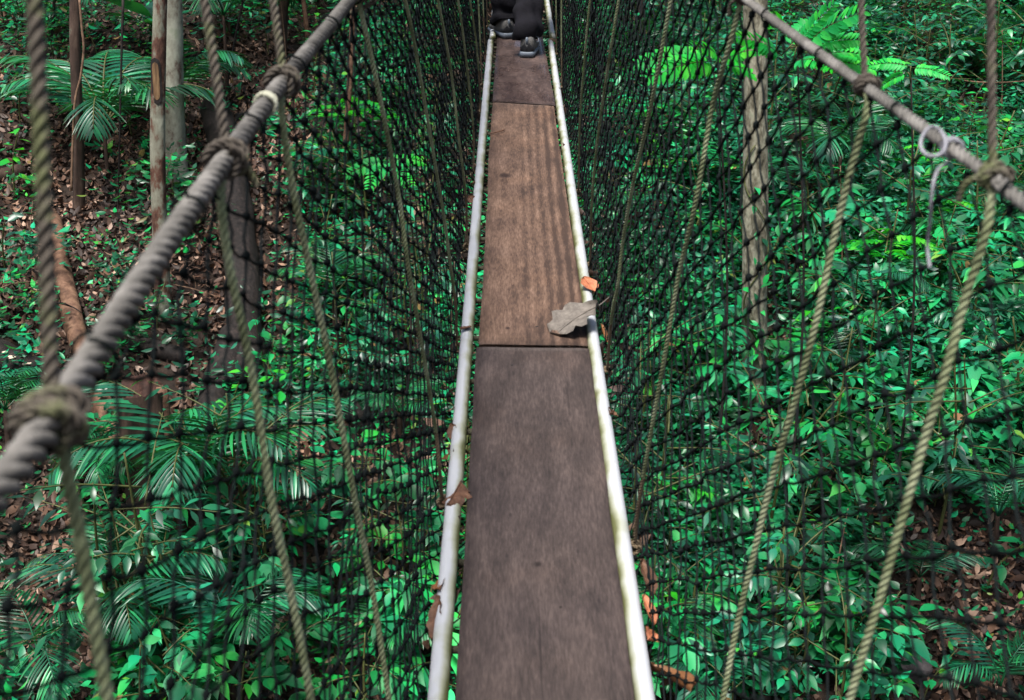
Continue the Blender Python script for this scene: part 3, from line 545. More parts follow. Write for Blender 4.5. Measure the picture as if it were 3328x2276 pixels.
        loft([(-.02, .026, -.002, .009, .4), (-.008, .038, -.004, .008, .4), (.09, .041, -.004, .007, .4), (.18, .050, -.004, .007, .4), (.26, .03, .0, .01, .6)], M['outsole'], 'outsole', up_)
        loft([(-.0165, .013, .012, .09, .5), (-.010, .036, .030, .064, .6), (.012, .0405, .030, .060, .6), (.04, .0405, .03, .05, .7)], M['shoe_black'], 'heel_panel', up_)
        loft([(-.018, .007, .075, .108, .5), (-.010, .008, .07, .112, .5)], M['shoe_sole'], 'heel_tab', up_, 8)
        P = [h + inv + d * (.07) + x * .03 + up * .105, h + inv + d * .05 + x * .055 + up * .098, h + inv + d * .03 + x * .06 + up * .08, h + inv + d * .05 + x * .045 + up * .075]
        V, Q = tube(smooth_path(P, 8), .0025, 6); obj('lace', mesh('lace', V, Q, M['shoe_sole']), up_)
    shoe(hr, dr); shoe(hl, dl)
build_person()

# ================================================================== DEAD LEAVES AND TWIGS ON THE WALKWAY
def leaf_grid(L, W, curl=.3, wav=.0, n=12, m=6, holes=0, shape=1.0, roll=0.0, seed=0):
    rg = np.random.default_rng(seed); V = []
    for i in range(n + 1):
        t = i / n; wd = W * .5 * (math.sin(math.pi * min(1, t ** shape * 1.0)) ** .75 if 0 < t < 1 else 0) + .0004
        for k in range(-m, m + 1):
            g = k / m; e = 1 + wav * math.sin(t * 26 + k * .2) * abs(g) * .25
            x = wd * g * e; z = curl * (abs(g) ** 2) * W * .5 + math.sin(t * math.pi) * roll * L + wav * W * .12 * math.sin(t * 21 + (g > 0) * 1.3) * abs(g) - .012 * W * abs(math.sin(t * 24 - abs(g) * 5)) * (1 if abs(g) > .1 else 0)
            V.append((x, (t - .5) * L, z + .002 * rg.normal() * W * 4))
    return np.array(V), grid_quads(n + 1, 2 * m + 1, False)
M['dl_grey'] = noise_mat('dead_leaf_grey', [(.3, (.07, .06, .052)), (.7, (.17, .15, .13))], 55, rough=.7, bump=.4, bscale=90, bd=.003)
M['dl_orange'] = noise_mat('dead_leaf_orange', [(.3, (.25, .08, .04)), (.7, (.46, .18, .09))], 40, rough=.55, bump=.3)
M['dl_brown'] = noise_mat('dead_leaf_brown', [(.3, (.05, .024, .016)), (.7, (.16, .08, .045))], 40, rough=.6, bump=.3)
M['dl_amber'] = noise_mat('dead_leaf_amber', [(.3, (.13, .05, .018)), (.7, (.26, .12, .05))], 30, rough=.5, bump=.3)
M['dl_tan'] = noise_mat('dead_leaf_tan', [(.3, (.30, .19, .12)), (.7, (.46, .32, .21))], 30, rough=.6, bump=.3)
def deck_leaf(px, py, zb, L, W, rz, rx, ry, mat, lab, curl=.3, wav=0, roll=0, stalk=True, seed=0, shape=1.0):
    p = b2w(deck(px, py, zb)); mw = Matrix.Translation(Vector(p)) @ Matrix.Rotation(PHI, 4, 'X') @ Matrix.Rotation(R(rz), 4, 'Z') @ Matrix.Rotation(R(rx), 4, 'X') @ Matrix.Rotation(R(ry), 4, 'Y')
    root = thing('dead_leaf', lab, 'dead leaf', None, 'dead leaves on the walkway', mw); V, Q = leaf_grid(L, W, curl, wav, seed=seed, roll=roll, shape=shape)
    b = obj('blade', mesh('blade', V, Q, M[mat]), root); V, Q = tube(np.array([[0, t * L, .0015 + math.sin((t + .5) * math.pi) * roll * L] for t in np.linspace(-.5, .5 + .0, 9)]), np.linspace(.0009, .0022, 9), 6); obj('midrib', mesh('midrib', V, Q, M[mat]), root)
    if stalk: V, Q = tube(smooth_path([(0, L * .48, 0), (.004, L * .62, .004), (.012, L * .74, .012)], 6), .0018, 6); obj('stalk', mesh('stalk', V, Q, M[mat]), root)
deck_leaf(1872, 1045, .034, .165, .145, -62, 24, -6, 'dl_grey', 'large curled grey dead leaf lying across the red brown plank and the rail', .22, .4, .05, seed=1, shape=.85)
deck_leaf(1914, 926, .026, .066, .060, 30, 24, 8, 'dl_orange', 'small orange dead leaf lying on the white rail near the grey curled leaf', .2, .2, .02, False, 2)
deck_leaf(1513, 1068, .020, .045, .03, -38, -10, -14, 'dl_brown', 'small dark brown leaf scrap on the white rail beside the plank joint', .3, .3, 0, False, 3)
deck_leaf(1480, 1600, .020, .105, .055, -12, -6, -18, 'dl_brown', 'torn dark brown leaf wrapped over the rail beside the grey plank', -.5, .9, 0, False, 4)
deck_leaf(2180, 2215, -.02, .12, .085, 28, -20, 30, 'dl_amber', 'broad amber brown leaf caught between net and rail', .35, .2, .05, False, 5)
side_l = [(2105, 1985, .07, .03, 12, 'dl_orange', 'folded orange leaf wedged outside the rail'), (2112, 2072, .045, .035, -20, 'dl_orange', 'short curled rusty leaf stuck by the rail below the folded orange one'), (2098, 1880, .09, .04, 8, 'dl_brown', 'dusky brown leaf pressed against the net by the rail'),
          (1468, 1335, .06, .02, -5, 'dl_tan', 'narrow tan leaf caught beside the rail near a hanger knot'), (1475, 1408, .06, .028, 10, 'dl_brown', 'brown oval leaf caught beside the rail'), (1452, 1490, .075, .02, 6, 'dl_amber', 'long thin brown leaf hanging beside the rail'),
          (1553, 536, .04, .02, -45, 'dl_amber', 'small yellow brown leaf poking out over the rail'), (1538, 600, .07, .03, 5, 'dl_amber', 'brown leaf caught under a hanger knot'), (1534, 650, .05, .03, 20, 'dl_brown', 'crumpled brown leaf below another at the net foot'),
          (1926, 895, .08, .035, 18, 'dl_brown', 'dark leaf standing between rail and net'), (1962, 1085, .08, .02, 8, 'dl_amber', 'slim rusty leaf beside the rail below the grey curled leaf'), (1986, 1345, .06, .03, -15, 'dl_brown', 'dull brown leaf in the net by the rail'),
          (1802, 138, .08, .05, 60, 'dl_tan', 'pale tan leaf on the rail beside the walker'), (1794, 95, .06, .03, 12, 'dl_amber', 'rusty leaf between rail and net beside the walker'), (1598, 92, .06, .04, -30, 'dl_tan', 'pale orange leaf behind the rear foot of the walker'), (1432, 1905, .08, .03, 3, 'dl_amber', 'rust brown leaf hanging in the net under the rail'), (1420, 2010, .10, .03, -4, 'dl_brown', 'dark shrivelled leaf in the net under the rail')]
for k, (px, py, L, W, rz, mt, lab) in enumerate(side_l): deck_leaf(px, py, .004, L, W, rz, -25 if k % 2 else 15, 35 if px > 1700 else -35, mt, lab, .4, .4, .03, False, 10 + k)
def net_debris(side, n, seed):
    rg = np.random.default_rng(seed); y = rg.uniform(1.2, 9.5, n); x = RAILX[side] + side * rg.uniform(.012, .045, n); z = rg.uniform(-.055, -.018, n); L = rg.uniform(.02, .07, n)
    k = rg.random(n) < .35; x[k] = RAILX[side] - side * rg.uniform(.018, .04, k.sum()); z[k] = -.05; L[k] *= .6
    Pb = b2w(np.stack([x, y, z], -1)); me = many_leaves('caught_leaves', M['litter'], Pb, rg.uniform(0, 6.28, n), rg.uniform(-.6, 1.0, n), rg.normal(0, .8, n), L, L * rg.uniform(.35, .6, n)); tag(obj('caught_leaves', me), 'dead leaf scraps caught in the net under the ' + ('thick' if side < 0 else 'slim') + ' rope side of the walkway', 'leaf litter', kind='stuff')
DEBRIS = True
P = b2w(np.array([deck(1594, 434, ZT + .006), deck(1622, 428, ZT + .010), deck(1640, 422, ZT + .008)])); V, Q = tube(smooth_path(P, 6), .0025, 6)
tag(obj('twig', mesh('twig', V - P[0], Q, M['dl_brown'])), 'thin dark twig lying on the red brown plank', 'twig').location = P[0]

# ================================================================== TREES, LOGS, STUMP, ROCK
def place_leaves(T, pos, dirs_az, elev, roll, L, Wd, tilt=0.0):
    """vectorised copies of a leaf template T (verts) -> verts array"""
    n = len(pos); ca, sa = np.cos(dirs_az), np.sin(dirs_az); ce, se = np.cos(elev), np.sin(elev); cr, sr = np.cos(roll), np.sin(roll)
    f = np.stack([ca * ce, sa * ce, se], -1); side = np.stack([-sa, ca, np.zeros(n)], -1); up = np.cross(f, side) ; s2 = side * cr[:, None] + up * sr[:, None]; RT = np.array([[1, 0, 0], [0, math.cos(tilt), -math.sin(tilt)], [0, math.sin(tilt), math.cos(tilt)]]); f = f @ RT.T; s2 = s2 @ RT.T; u2 = np.cross(f, s2)
    V = pos[:, None, :] + T[None, :, 1:2] * (f * L[:, None])[:, None, :] + T[None, :, 0:1] * (s2 * Wd[:, None])[:, None, :] - T[None, :, 2:3] * (u2 * L[:, None])[:, None, :]
    return V.reshape(-1, 3)
# leaf template: x width -.5...5, y length 0..1, z lift
TL = np.array([(0, 0, 0), (-.36, .28, .05), (0, .30, .0), (.36, .28, .05), (-.42, .62, .0), (0, .65, -.05), (.42, .62, .0), (0, 1, -.16)], float)
TLF = np.array([(0, 2, 1), (0, 3, 2), (1, 2, 5), (1, 5, 4), (2, 3, 6), (2, 6, 5), (4, 5, 7), (5, 6, 7)])
def many_leaves(name, mat, pos, az, el, ro, L, W, tilt=0.0):
    V = place_leaves(TL, pos, az, el, ro, L, W, tilt); n = len(pos); Fm = (TLF[None] + (np.arange(n) * len(TL))[:, None, None]).reshape(-1, 3); return mesh(name, V, Fm, mat)
net_debris(-1, 150, 1); net_debris(1, 170, 2)
def crown_mesh(name, center, rad, n, mat, rg, size=(.12, .22)):
    k = max(6, n // 60); cl = rg.normal(0, 1, (k, 3)); cl /= np.linalg.norm(cl, axis=1)[:, None]; cl = center + cl * (rg.random((k, 1)) ** .4) * rad
    p = cl[rg.integers(0, k, n)] + rg.normal(0, .45, (n, 3)) * np.array([1, 1, .7]); return many_leaves(name, mat, p, rg.uniform(0, 6.28, n), rg.uniform(-.8, .3, n), rg.uniform(-.6, .6, n), rg.uniform(*size, n), rg.uniform(*size, n) * .45)
def build_tree(name, lab, base_px, top_px, w_px, matk, height=14.0, flare=1.25, crown=True, seed=0, taper=.55, wob=.0, base=None, group=None, ns=20):
    rg = np.random.default_rng(seed); b = on_ground(*base_px) if base is None else np.asarray(base); zc = to_px(b)[2]; r = w_px / 2 / F * zc; t1 = at_y(*top_px, b[1]); dirv = (t1 - b); dirv /= dirv[2]
    root = thing(name, lab, 'tree', b, group); z = np.r_[-.5, -.1, .1, .3, .6, np.arange(1, height + .1, .35)]; P = z[:, None] * np.array([dirv[0] * .9, dirv[1], 1.0]); P[:, 0] += wob * np.sin(z * 1.3 + seed) * r; P[:, 1] += wob * np.cos(z * .9 + seed) * r
    rr = r * (1 - taper * np.clip(z / height, 0, 1)) * (1 + (flare - 1) * np.exp(-np.clip(z + .1, 0, None) * 2.6)); V, Q = tube(P, rr, ns, lump=.05); obj('trunk', mesh('trunk', V, Q, M[matk]), root)
    if crown:
        top = P[-1]; mb = MB()
        for k in range(7):
            a = k * 2.4 + seed; s0 = P[int(len(P) * (.72 + .035 * k)) if int(len(P) * (.72 + .035 * k)) < len(P) else -1]; e = s0 + np.array([math.cos(a) * 2.2, math.sin(a) * 2.2, 1.6 + .2 * k]); mb.add(*tube(smooth_path([s0, (s0 + e) / 2 + [0, 0, -.2], e], 6), np.linspace(r * .35, r * .08, 13), 8))
        obj('limb', mb.mesh('limb', M[matk]), root); c = obj('crown', crown_mesh('crown', top + [0, 0, 1.0], np.array([3.0, 3.0, 2.0]), 900, M['leaf'], rg), root); c['kind'] = 'stuff'
    return root, b, r, P
build_tree('slim_tree', 'slim dark brown tree with a pale vine along its trunk', (246, 690), (262, 0), 36, 'bark_brown', 13, 1.15, seed=1, wob=.5)
t2 = build_tree('scarred_tree', 'mottled brown tree with a long oval bark scar', (526, 1015), (522, 0), 50, 'bark_mottled', 15, 1.2, seed=2, wob=.25)
build_tree('pale_tree', 'pale lichen grey tree behind the scarred tree', (562, 585), (552, 0), 86, 'bark_pale', 17, 1.25, seed=3)
gt = build_tree('grey_tree', 'straight grey brown tree behind the net of the slim hand rope', (2452, 1330), (2450, 0), 84, 'bark_grey', 18, 1.12, seed=4, ns=28)
build_tree('thin_tree', 'thin tan tree behind the net of the thick hand rope', (1122, 600), (1145, 0), 20, 'bark_orange', 9, 1.1, seed=5, wob=.6)
build_tree('dark_sapling_tree', 'thin dark tree behind the net beside the bright green sprays', (2085, 260), (2080, 0), 22, 'bark_dark', 10, 1.1, seed=6)
build_tree('thin_dark_tree', 'thin near black tree beside the big palm', (170, 130), (178, 0), 11, 'bark_dark', 8, 1.1, seed=8)
build_tree('far_brown_tree', 'stout brown tree on the slope behind the upper palm', (910, 190), (925, 0), 34, 'bark_brown', 14, 1.2, seed=9)
build_tree('far_thin_tree', 'thin tan tree on the slope beside the far stout tree', (1003, 150), (985, 0), 16, 'bark_orange', 9, 1.1, seed=10)
b_ = np.array([6.4, 5.4, float(terrain(6.4, 5.4))]); rgc = np.random.default_rng(77); root = thing('shade_tree', 'unseen tree beside the bridge, added so its low leafy crown shades the litter hollow', 'tree', b_)  # out-of-view tree, added so its crown throws shade on the litter hollow
pth = smooth_path([(0, 0, -.3), (-.2, .1, 3), (-.5, .3, 6), (-.9, .5, 8.6)], 8); V, Q = tube(pth, np.linspace(.2, .09, len(pth)), 16, lump=.05); obj('trunk', mesh('trunk', V, Q, M['bark_grey']), root)
mb = MB()
for k in range(6): e = np.array([-1.6 + 1.5 * math.cos(k * 1.05), .6 + 1.4 * math.sin(k * 1.05), 8.6 + .3 * (k % 3)]); s0 = pth[int(len(pth) * (.75 + .04 * k))]; mb.add(*tube(smooth_path([s0, (s0 + e) / 2 + [0, 0, .2], e], 6), np.linspace(.06, .015, 13), 8))
obj('limb', mb.mesh('limb', M['bark_grey']), root); cr_ = obj('crown', crown_mesh('crown', np.array([-1.7, .7, 9.2 - b_[2] - .2]), np.array([2.0, 1.9, .9]), 2600, M['leaf'], rgc, (.16, .26)), root); cr_['kind'] = 'stuff'
root_g, bg, rg_, Pg = gt; CLIMB = (bg, rg_, Pg)
# the scar of the scarred tree
root, b, r, P = t2
pc = at_y(522, 265, b[1]); ax = np.interp(pc[2] - b[2], P[:, 2], P[:, 0]); ay = np.interp(pc[2] - b[2], P[:, 2], P[:, 1]); hz = 132 / F * to_px(b)[2]
rs = r * .82
def scar_patch(hw, hh, off, mat, nm):
    V = []; n, m_ = 24, 8
    for i in range(n + 1):
        v = -1 + 2 * i / n; wv = hw * (1 - abs(v) ** 6) ** .5
        for k in range(-m_, m_ + 1):
            an = (k / m_) * wv; z = pc[2] - b[2] + v * hh; V.append((ax + math.sin(an) * (rs + off), ay - math.cos(an) * (rs + off), z))
    return obj(nm, mesh(nm, np.array(V), grid_quads(n + 1, 2 * m_ + 1, False), mat), root)
M['scar_in'] = noise_mat('scar_wood', [(.35, (.014, .007, .005)), (.5, (.10, .055, .026)), (.7, (.24, .155, .075))], 7, (2, 2, .25), rough=.8, bump=.5)
sc = scar_patch(.72, hz * .54, r * .17, M['bark_dark'], 'scar_rim'); scar_patch(.42, hz * .44, r * .21, M['scar_in'], 'scar_wood')
# vine on the slim tree
vb = on_ground(246, 690); pts = [at_y(x, y, vb[1] - .16) for x, y in ((232, 620), (236, 480), (244, 330), (262, 250), (272, 160), (266, 90), (258, 0))]
V, Q = tube(smooth_path(pts, 8), .016, 8, lump=.1); tag(obj('vine', mesh('vine', V - pts[0], Q, M['twig'])), 'pale woody vine climbing the slim dark brown tree', 'vine').location = pts[0]

def build_log(name, lab, pxs, w_px, matk, lift=.5, sink=.0, seed=0, moss=0, group=None, taper=(1, 1), endmat=None):
    pts = []; rs_ = []
    for k, q in enumerate(pxs):
        g = on_ground(*q); r_ = w_px / 2 / F * to_px(g)[2] * np.interp(k / (len(pxs) - 1), [0, 1], taper); pts.append(g + np.array([0, 0, r_ * lift - sink])); rs_.append(r_)
    Pm, t = resample(smooth_path(pts, 10), .12); rr = np.interp(np.linspace(0, 1, len(Pm)), np.linspace(0, 1, len(rs_)), rs_); V, Q = tube(Pm - Pm[0], rr, 18, lump=.07)
    root = thing(name, lab, 'log', Pm[0]); obj('bark', mesh('bark', V, Q, M[matk]), root)
    if endmat:
        for e, dd, r_ in ((Pm[0] - Pm[0], Pm[0] - Pm[1], rr[0]), (Pm[-1] - Pm[0], Pm[-1] - Pm[-2], rr[-1])):
            dd = dd / np.linalg.norm(dd); V, Q = tube(np.array([e - dd * .02, e + dd * .012]), r_ * .93, 16); obj('cut_end', mesh('cut_end', V, Q, M[endmat]), root)
    return root, Pm, rr
build_log('fallen_log', 'dark furrowed fallen log lying down the slope behind the thick hand rope', [(700, 400), (740, 560), (775, 760), (790, 980), (800, 1180), (815, 1290)], 112, 'bark_dark', .9, seed=1, taper=(.85, 1.1), endmat='bark_dark')
build_log('fallen_log', 'broken dark log with pale streaks next to the cut stump', [(770, 1150), (730, 1270), (690, 1390), (660, 1470)], 115, 'bark_dark', .9, seed=2)
build_log('fallen_log', 'orange brown bare log lying down the litter slope', [(176, 740), (200, 890), (232, 1040), (270, 1180), (320, 1320), (370, 1440), (430, 1570)], 64, 'bark_orange', 1.05, seed=3, taper=(.8, 1.3), endmat='cutwood')
lg = build_log('fallen_log', 'thick dark log with small white bracket fungi', [(-120, 1130), (0, 1195), (90, 1240), (180, 1290), (260, 1340)], 120, 'bark_dark', .5, seed=4)
build_log('fallen_log', 'short dark rotting log half hidden under leaves behind the net', [(1080, 1270), (1150, 1345), (1220, 1420)], 95, 'bark_dark', .4, seed=5, endmat='cutwood')
build_log('fallen_log', 'dark mossy log at the edge of the litter patch', [(-40, 590), (30, 575), (80, 560)], 46, 'bark_brown', .4, seed=6)
build_log('fallen_log', 'dim grey log behind the cut stump', [(430, 1130), (520, 1150), (610, 1175)], 60, 'bark_dark', .4, seed=7)
build_log('buttress_root', 'brown slanting root below the cut stump', [(600, 1620), (640, 1760), (690, 1880), (735, 2010)], 90, 'bark_orange', .35, seed=8, taper=(.7, 1.2))
rootL, Pm, rr = lg; mb = None
for k, (px, py) in enumerate([(62, 1220), (58, 1234), (78, 1215), (100, 1226), (20, 1195), (40, 1250)]):
    g = on_ground(px, py); i = int(np.argmin(np.linalg.norm(Pm[:, :2] - g[:2], axis=1))); c = Pm[i] + np.array([.3, -.62, .55]) / .88 * rr[i] * .98 + rng.normal(0, .03, 3) * np.array([1, .3, .3])
    a = np.linspace(0, 2 * np.pi, 12, endpoint=False); V, Q = tube(np.array([[0, 0, -.008], [0, 0, .004], [0, 0, .012]]) , [.02, .034, .022], 12); fo = obj('bracket_fungus', mesh('bracket_fungus', V, Q, M['fungus'] if 'fungus' in M else M.setdefault('fungus', flat_mat('fungus', (.6, .5, .38), .7)))); fo.location = c
    tag(fo, 'small white bracket fungus on the thick dark log', 'fungus', 'bracket fungi on the thick dark log')
# stump
g = on_ground(520, 1800); zc = to_px(g)[2]; rst = 72 / F * zc; topz = at_y(490, 1275, g[1])[2] - g[2]
root = thing('tree_stump', 'tall cut tree stump with a raw reddish top', 'stump', g)
z = np.r_[-.3, 0, .15, .35, .6, np.linspace(.9, topz, 8)]; cen = np.stack([np.interp(z, [0, topz], [0, (490 - 520) / F * zc]), 0 * z, z], -1); rads = rst * (1 + .55 * np.exp(-np.clip(z, 0, 9) * 1.9)); V, Q = tube(cen, rads, 26, cap=False, lump=.06); obj('bark', mesh('bark', V, Q, M['bark_brown']), root)
n_, m_ = 9, 26; V = []; rg = np.random.default_rng(2)
for i in range(n_):
    for k in range(m_):
        q = i / (n_ - 1); a = 2 * np.pi * k / m_; step = .16 if math.sin(a) > .15 and q < .93 else 0; V.append((cen[-1][0] + math.cos(a) * rst * q * .97, math.sin(a) * rst * q * .97, topz + step * (1 - q * .3) + rg.normal(0, .018) - .02 * q))
V = np.array(V); obj('cut_face', mesh('cut_face', V, grid_quads(n_, m_), M['cutwood'], False), root)
V, Q = tube(smooth_path([cen[0] + [rst * 1.1, -.1, 0], [cen[-1][0] + rst * 1.05, -.05, topz * .5], [cen[-1][0] + rst * .95, 0, topz + .05]], 8), np.linspace(.14, .05, 17), 10, lump=.15); obj('bark_splinter', mesh('bark_splinter', V, Q, M['bark_orange']), root)
# rock
def build_rock(lab, px, py, w_px, seed):
    g = on_ground(px, py); r_ = w_px / 2 / F * to_px(g)[2]; bm_ = bmesh.new(); bmesh.ops.create_icosphere(bm_, subdivisions=4, radius=1)
    for v in bm_.verts:
        p = np.array(v.co); n = 1 + .12 * math.sin(p[0] * 3 + seed) + .1 * math.sin(p[1] * 4 + p[2] * 2) + .06 * math.sin(p[0] * 9 + p[2] * 7) + .03 * math.sin(p[1] * 19 + p[0] * 13); v.co = Vector((p[0] * n * r_, p[1] * n * r_ * .9, p[2] * n * r_ * .72))
    me = bpy.data.meshes.new('rock'); bm_.to_mesh(me); bm_.free(); me.materials.append(M['rock']); [setattr(p, 'use_smooth', True) for p in me.polygons]
    o = obj('rock', me); o.location = g + [0, 0, r_ * .3]; tag(o, lab, 'rock')
build_rock('rounded dark grey rock under palm fronds near the stump', 800, 1800, 170, 1)
build_rock('low dark rock in the shade behind the net of the slim hand rope', 2960, 2190, 150, 3)

# ================================================================== UNDERGROWTH
LEAFV = {}
def leaf_mesh(kind, mat, seed):
    """one leaf, length 1 along +Y with its stalk, about 24 triangles"""
    rg = np.random.default_rng(seed); n = 6
    prof = {'oval': [0, .30, .46, .44, .32, .15, 0], 'lance': [0, .20, .30, .29, .20, .09, 0], 'heart': [.10, .52, .58, .46, .30, .13, 0], 'leaflet': [.05, .30, .38, .38, .36, .24, 0]}[kind]
    droop = rg.uniform(.08, .3); fold = rg.uniform(.04, .16); V = [(0, -.22, -.02), ]; Q = []
    for i in range(n + 1):
        t = i / n; z = -droop * t * t; wv = prof[i] * (1 + rg.normal(0, .05)); V += [(-wv * .5 * 1.0, t - .03, z + fold * wv), (0, t, z), (wv * .5, t - .03, z + fold * wv)]
    for i in range(n): a = 1 + i * 3; Q += [(a, a + 1, a + 4, a + 3), (a + 1, a + 2, a + 5, a + 4)]
    V += [(-.012, -.2, -.03), (.012, -.2, -.03), (-.012, .02, -.006), (.012, .02, -.006)]; k = len(V); Q += [(k - 4, k - 3, k - 1, k - 2)]
    return mesh('leaf', np.array(V), np.array(Q), mat)
for nm, kd, mt, q in (('oval', 'oval', 'leaf', 4), ('lance', 'lance', 'leaf', 3), ('heart', 'heart', 'leaf', 2), ('gloss', 'oval', 'leaf_pale', 4), ('gloss_lance', 'lance', 'leaf_pale', 3), ('bright', 'oval', 'leaf_bright', 2), ('dark', 'lance', 'leaf_dark', 2), ('fresh', 'oval', 'leaf_fresh', 4), ('fresh_lance', 'lance', 'leaf_fresh', 3)):
    LEAFV[nm] = [leaf_mesh(kd, M[mt], 100 + 7 * i + len(nm)) for i in range(q)]
def leaf_mw(p, az, el, roll, s, wsc=1.0):
    return Matrix.Translation(Vector(p)) @ Matrix.Rotation(az - math.pi / 2, 4, 'Z') @ Matrix.Rotation(el, 4, 'X') @ Matrix.Rotation(roll, 4, 'Y') @ Matrix.Diagonal((s * wsc, s, s, 1))
# prototypes: stem mesh + list of (leaf kind, matrix)
def proto_seedling(kind, seed):
    rg = np.random.default_rng(seed); h = rg.uniform(.28, .75); n = int(rg.integers(7, 13)); lean = rg.normal(0, .12, 2)
    pth = smooth_path([(0, 0, -.08), (lean[0] * .3, lean[1] * .3, h * .5), (lean[0], lean[1], h)], 6); V, Q = tube(pth, np.linspace(.009, .004, len(pth)), 6); lv = []
    for k in range(n):
        u = .35 + .65 * (k / (n - 1)) ** .7; i = min(int(u * (len(pth) - 1)), len(pth) - 1); s = rg.uniform(.10, .18) * (1 - .25 * u)
        az_ = k * 2.4 + rg.normal(0, .3); p = pth[i] + np.array([math.cos(az_), math.sin(az_), .15]) * s * .22; lv.append((kind, leaf_mw(p, az_, rg.uniform(-.25, .5) * (1.2 - u * .4), rg.normal(0, .25), s, rg.uniform(.85, 1.15)), int(rg.integers(0, 9))))
    return (mesh('stem', V, Q, M['stem']), lv)
def proto_shrub(kind, seed, h=1.3, nb=6, per=10, size=(.09, .15)):
    rg = np.random.default_rng(seed); mb = MB(); lv = []; mb.add(*tube(smooth_path([(0, 0, -.1), (rg.normal(0, .05), rg.normal(0, .05), h * .5), (rg.normal(0, .1), rg.normal(0, .1), h)], 6), np.linspace(.016, .006, 13), 6))
    for b in range(nb):
        a = b * 2.4 + rg.normal(0, .4); z0 = h * (.25 + .65 * b / nb); L_ = h * rg.uniform(.35, .6); e = np.array([math.cos(a) * L_, math.sin(a) * L_, z0 + L_ * rg.uniform(.1, .5)]); pth = smooth_path([(0, 0, z0), (e * .55 + np.array([0, 0, z0 * .45]) + [0, 0, .03]), e], 7); mb.add(*tube(pth, np.linspace(.008, .003, len(pth)), 5))
        for k in range(per):
            u = .3 + .7 * k / (per - 1); p = pth[min(int(u * (len(pth) - 1)), len(pth) - 1)]; s = rg.uniform(*size); az_ = a + (1 if k % 2 else -1) * rg.uniform(.5, 1.2) if k < per - 1 else a
            lv.append((kind, leaf_mw(p + np.array([math.cos(az_), math.sin(az_), .1]) * s * .22, az_, rg.uniform(-.5, .3), rg.normal(0, .3), s, rg.uniform(.85, 1.15)), int(rg.integers(0, 9))))
    return (mb.mesh('stem', M['stem']), lv)
def put_plant(proto, name, label, cat, group, p, rz, s, tilt=(.25, 0)):
    mw = Matrix.Translation(Vector(p)) @ Matrix.Rotation(tilt[0], 4, 'X') @ Matrix.Rotation(tilt[1], 4, 'Y') @ Matrix.Rotation(rz, 4, 'Z') @ Matrix.Scale(s, 4)
    root = thing(name, label, cat, None, group, mw); obj('stem', proto[0], root)
    for kd, m_, vi in proto[1]: ms = LEAFV[kd]; obj('leaf', ms[vi % len(ms)], root, m_)
    return root
def dens(px, py):                                    # how thickly the slope is grown, read off the photograph
    v = 1.0
    if px < 1000 and py < 1080: v = .55
    if px < 1000 and py < 200: v = 1.0
    if px < 420 and 380 < py < 800: v = .26
    if 560 < px < 1000 and 150 < py < 560: v = .22
    if px < 330 and 1500 < py < 2130: v = .28
    if 1100 < px < 1480 and 1500 < py < 1950: v = .4
    if px > 2850 and py > 1700: v = .22
    if 2360 < px < 2550 and 1080 < py < 1560: v = .12
    if (120 < px < 330 and 700 < py < 1250) or (250 < px < 480 and 1250 < py < 1620): v *= .4
    if 300 < px < 1050 and 1380 < py < 1850: v = .5
    if 650 < px < 870 and 360 < py < 1330: v = .22
    if 390 < px < 640 and 1260 < py < 1850: v = .3
    if px > 1900 and not (2360 < px < 2550 and 1080 < py < 1560) and not (px > 2850 and py > 1700): v = 1.25
    return v
def spots(n, seed, xr=None, pred=None, ymin=8.0, ymax=27.0):
    rg = np.random.default_rng(seed); out = []
    while len(out) < n:
        y = rg.uniform(ymin, ymax); x = rg.uniform(-.55, .55) * (y + 2); z = float(terrain(x, y)); px, py, zc = to_px(np.array([x, y, z]))
        if not (-150 < px < 3480 and -150 < py < 2420): continue
        if pred and not pred(px, py): continue
        if rg.random() > dens(px, py) / 1.25: continue
        out.append((np.array([x, y, z]), px, py, zc, rg.random(), rg.uniform(0, 6.28)))
    return out
SE = [proto_seedling(k, 20 + i) for i, k in enumerate(['oval', 'fresh', 'lance', 'heart', 'fresh', 'lance', 'gloss', 'bright', 'heart'])]
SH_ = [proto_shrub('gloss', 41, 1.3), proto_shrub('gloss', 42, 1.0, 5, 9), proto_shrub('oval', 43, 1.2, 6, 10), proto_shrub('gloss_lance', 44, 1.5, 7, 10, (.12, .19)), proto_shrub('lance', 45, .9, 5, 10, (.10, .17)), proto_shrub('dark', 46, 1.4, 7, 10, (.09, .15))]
lab_se = {'fresh': 'low seedling with fresh green oval leaves on the slope', 'oval': 'low green seedling with a loose whorl of oval leaves on the slope', 'lance': 'low seedling with narrow pointed leaves on the slope', 'heart': 'low seedling with heart shaped leaves on the slope', 'gloss': 'low seedling with shiny blue green oval leaves on the slope', 'bright': 'low seedling with vivid light green leaves on the slope'}
for k, (p, px, py, zc, u, rz) in enumerate(spots(300, 11)):
    pr = SE[k % len(SE)]; kd = pr[1][0][0]; put_plant(pr, 'seedling', lab_se[kd], 'plant', 'seedlings with ' + {'fresh': 'fresh oval', 'oval': 'oval', 'lance': 'narrow', 'heart': 'heart shaped', 'gloss': 'shiny', 'bright': 'vivid'}[kd] + ' leaves', p, rz, .95 + .7 * u)
SH_.append(proto_shrub('fresh_lance', 47, 1.0, 6, 9, (.18, .30))); SH_.append(proto_shrub('fresh', 48, .8, 6, 8, (.15, .24)))
lab_sh = ['leafy shrub with shiny oval blue green leaves', 'small shrub with shiny oval leaves in low tiers', 'shrub with matt mid green oval leaves', 'tall shrub with long shiny narrow leaves', 'shrub with long matt green pointed leaves', 'dusky shrub with dark narrow leaves', 'shrub with very long fresh green drooping leaves', 'low shrub with broad fresh green leaves']
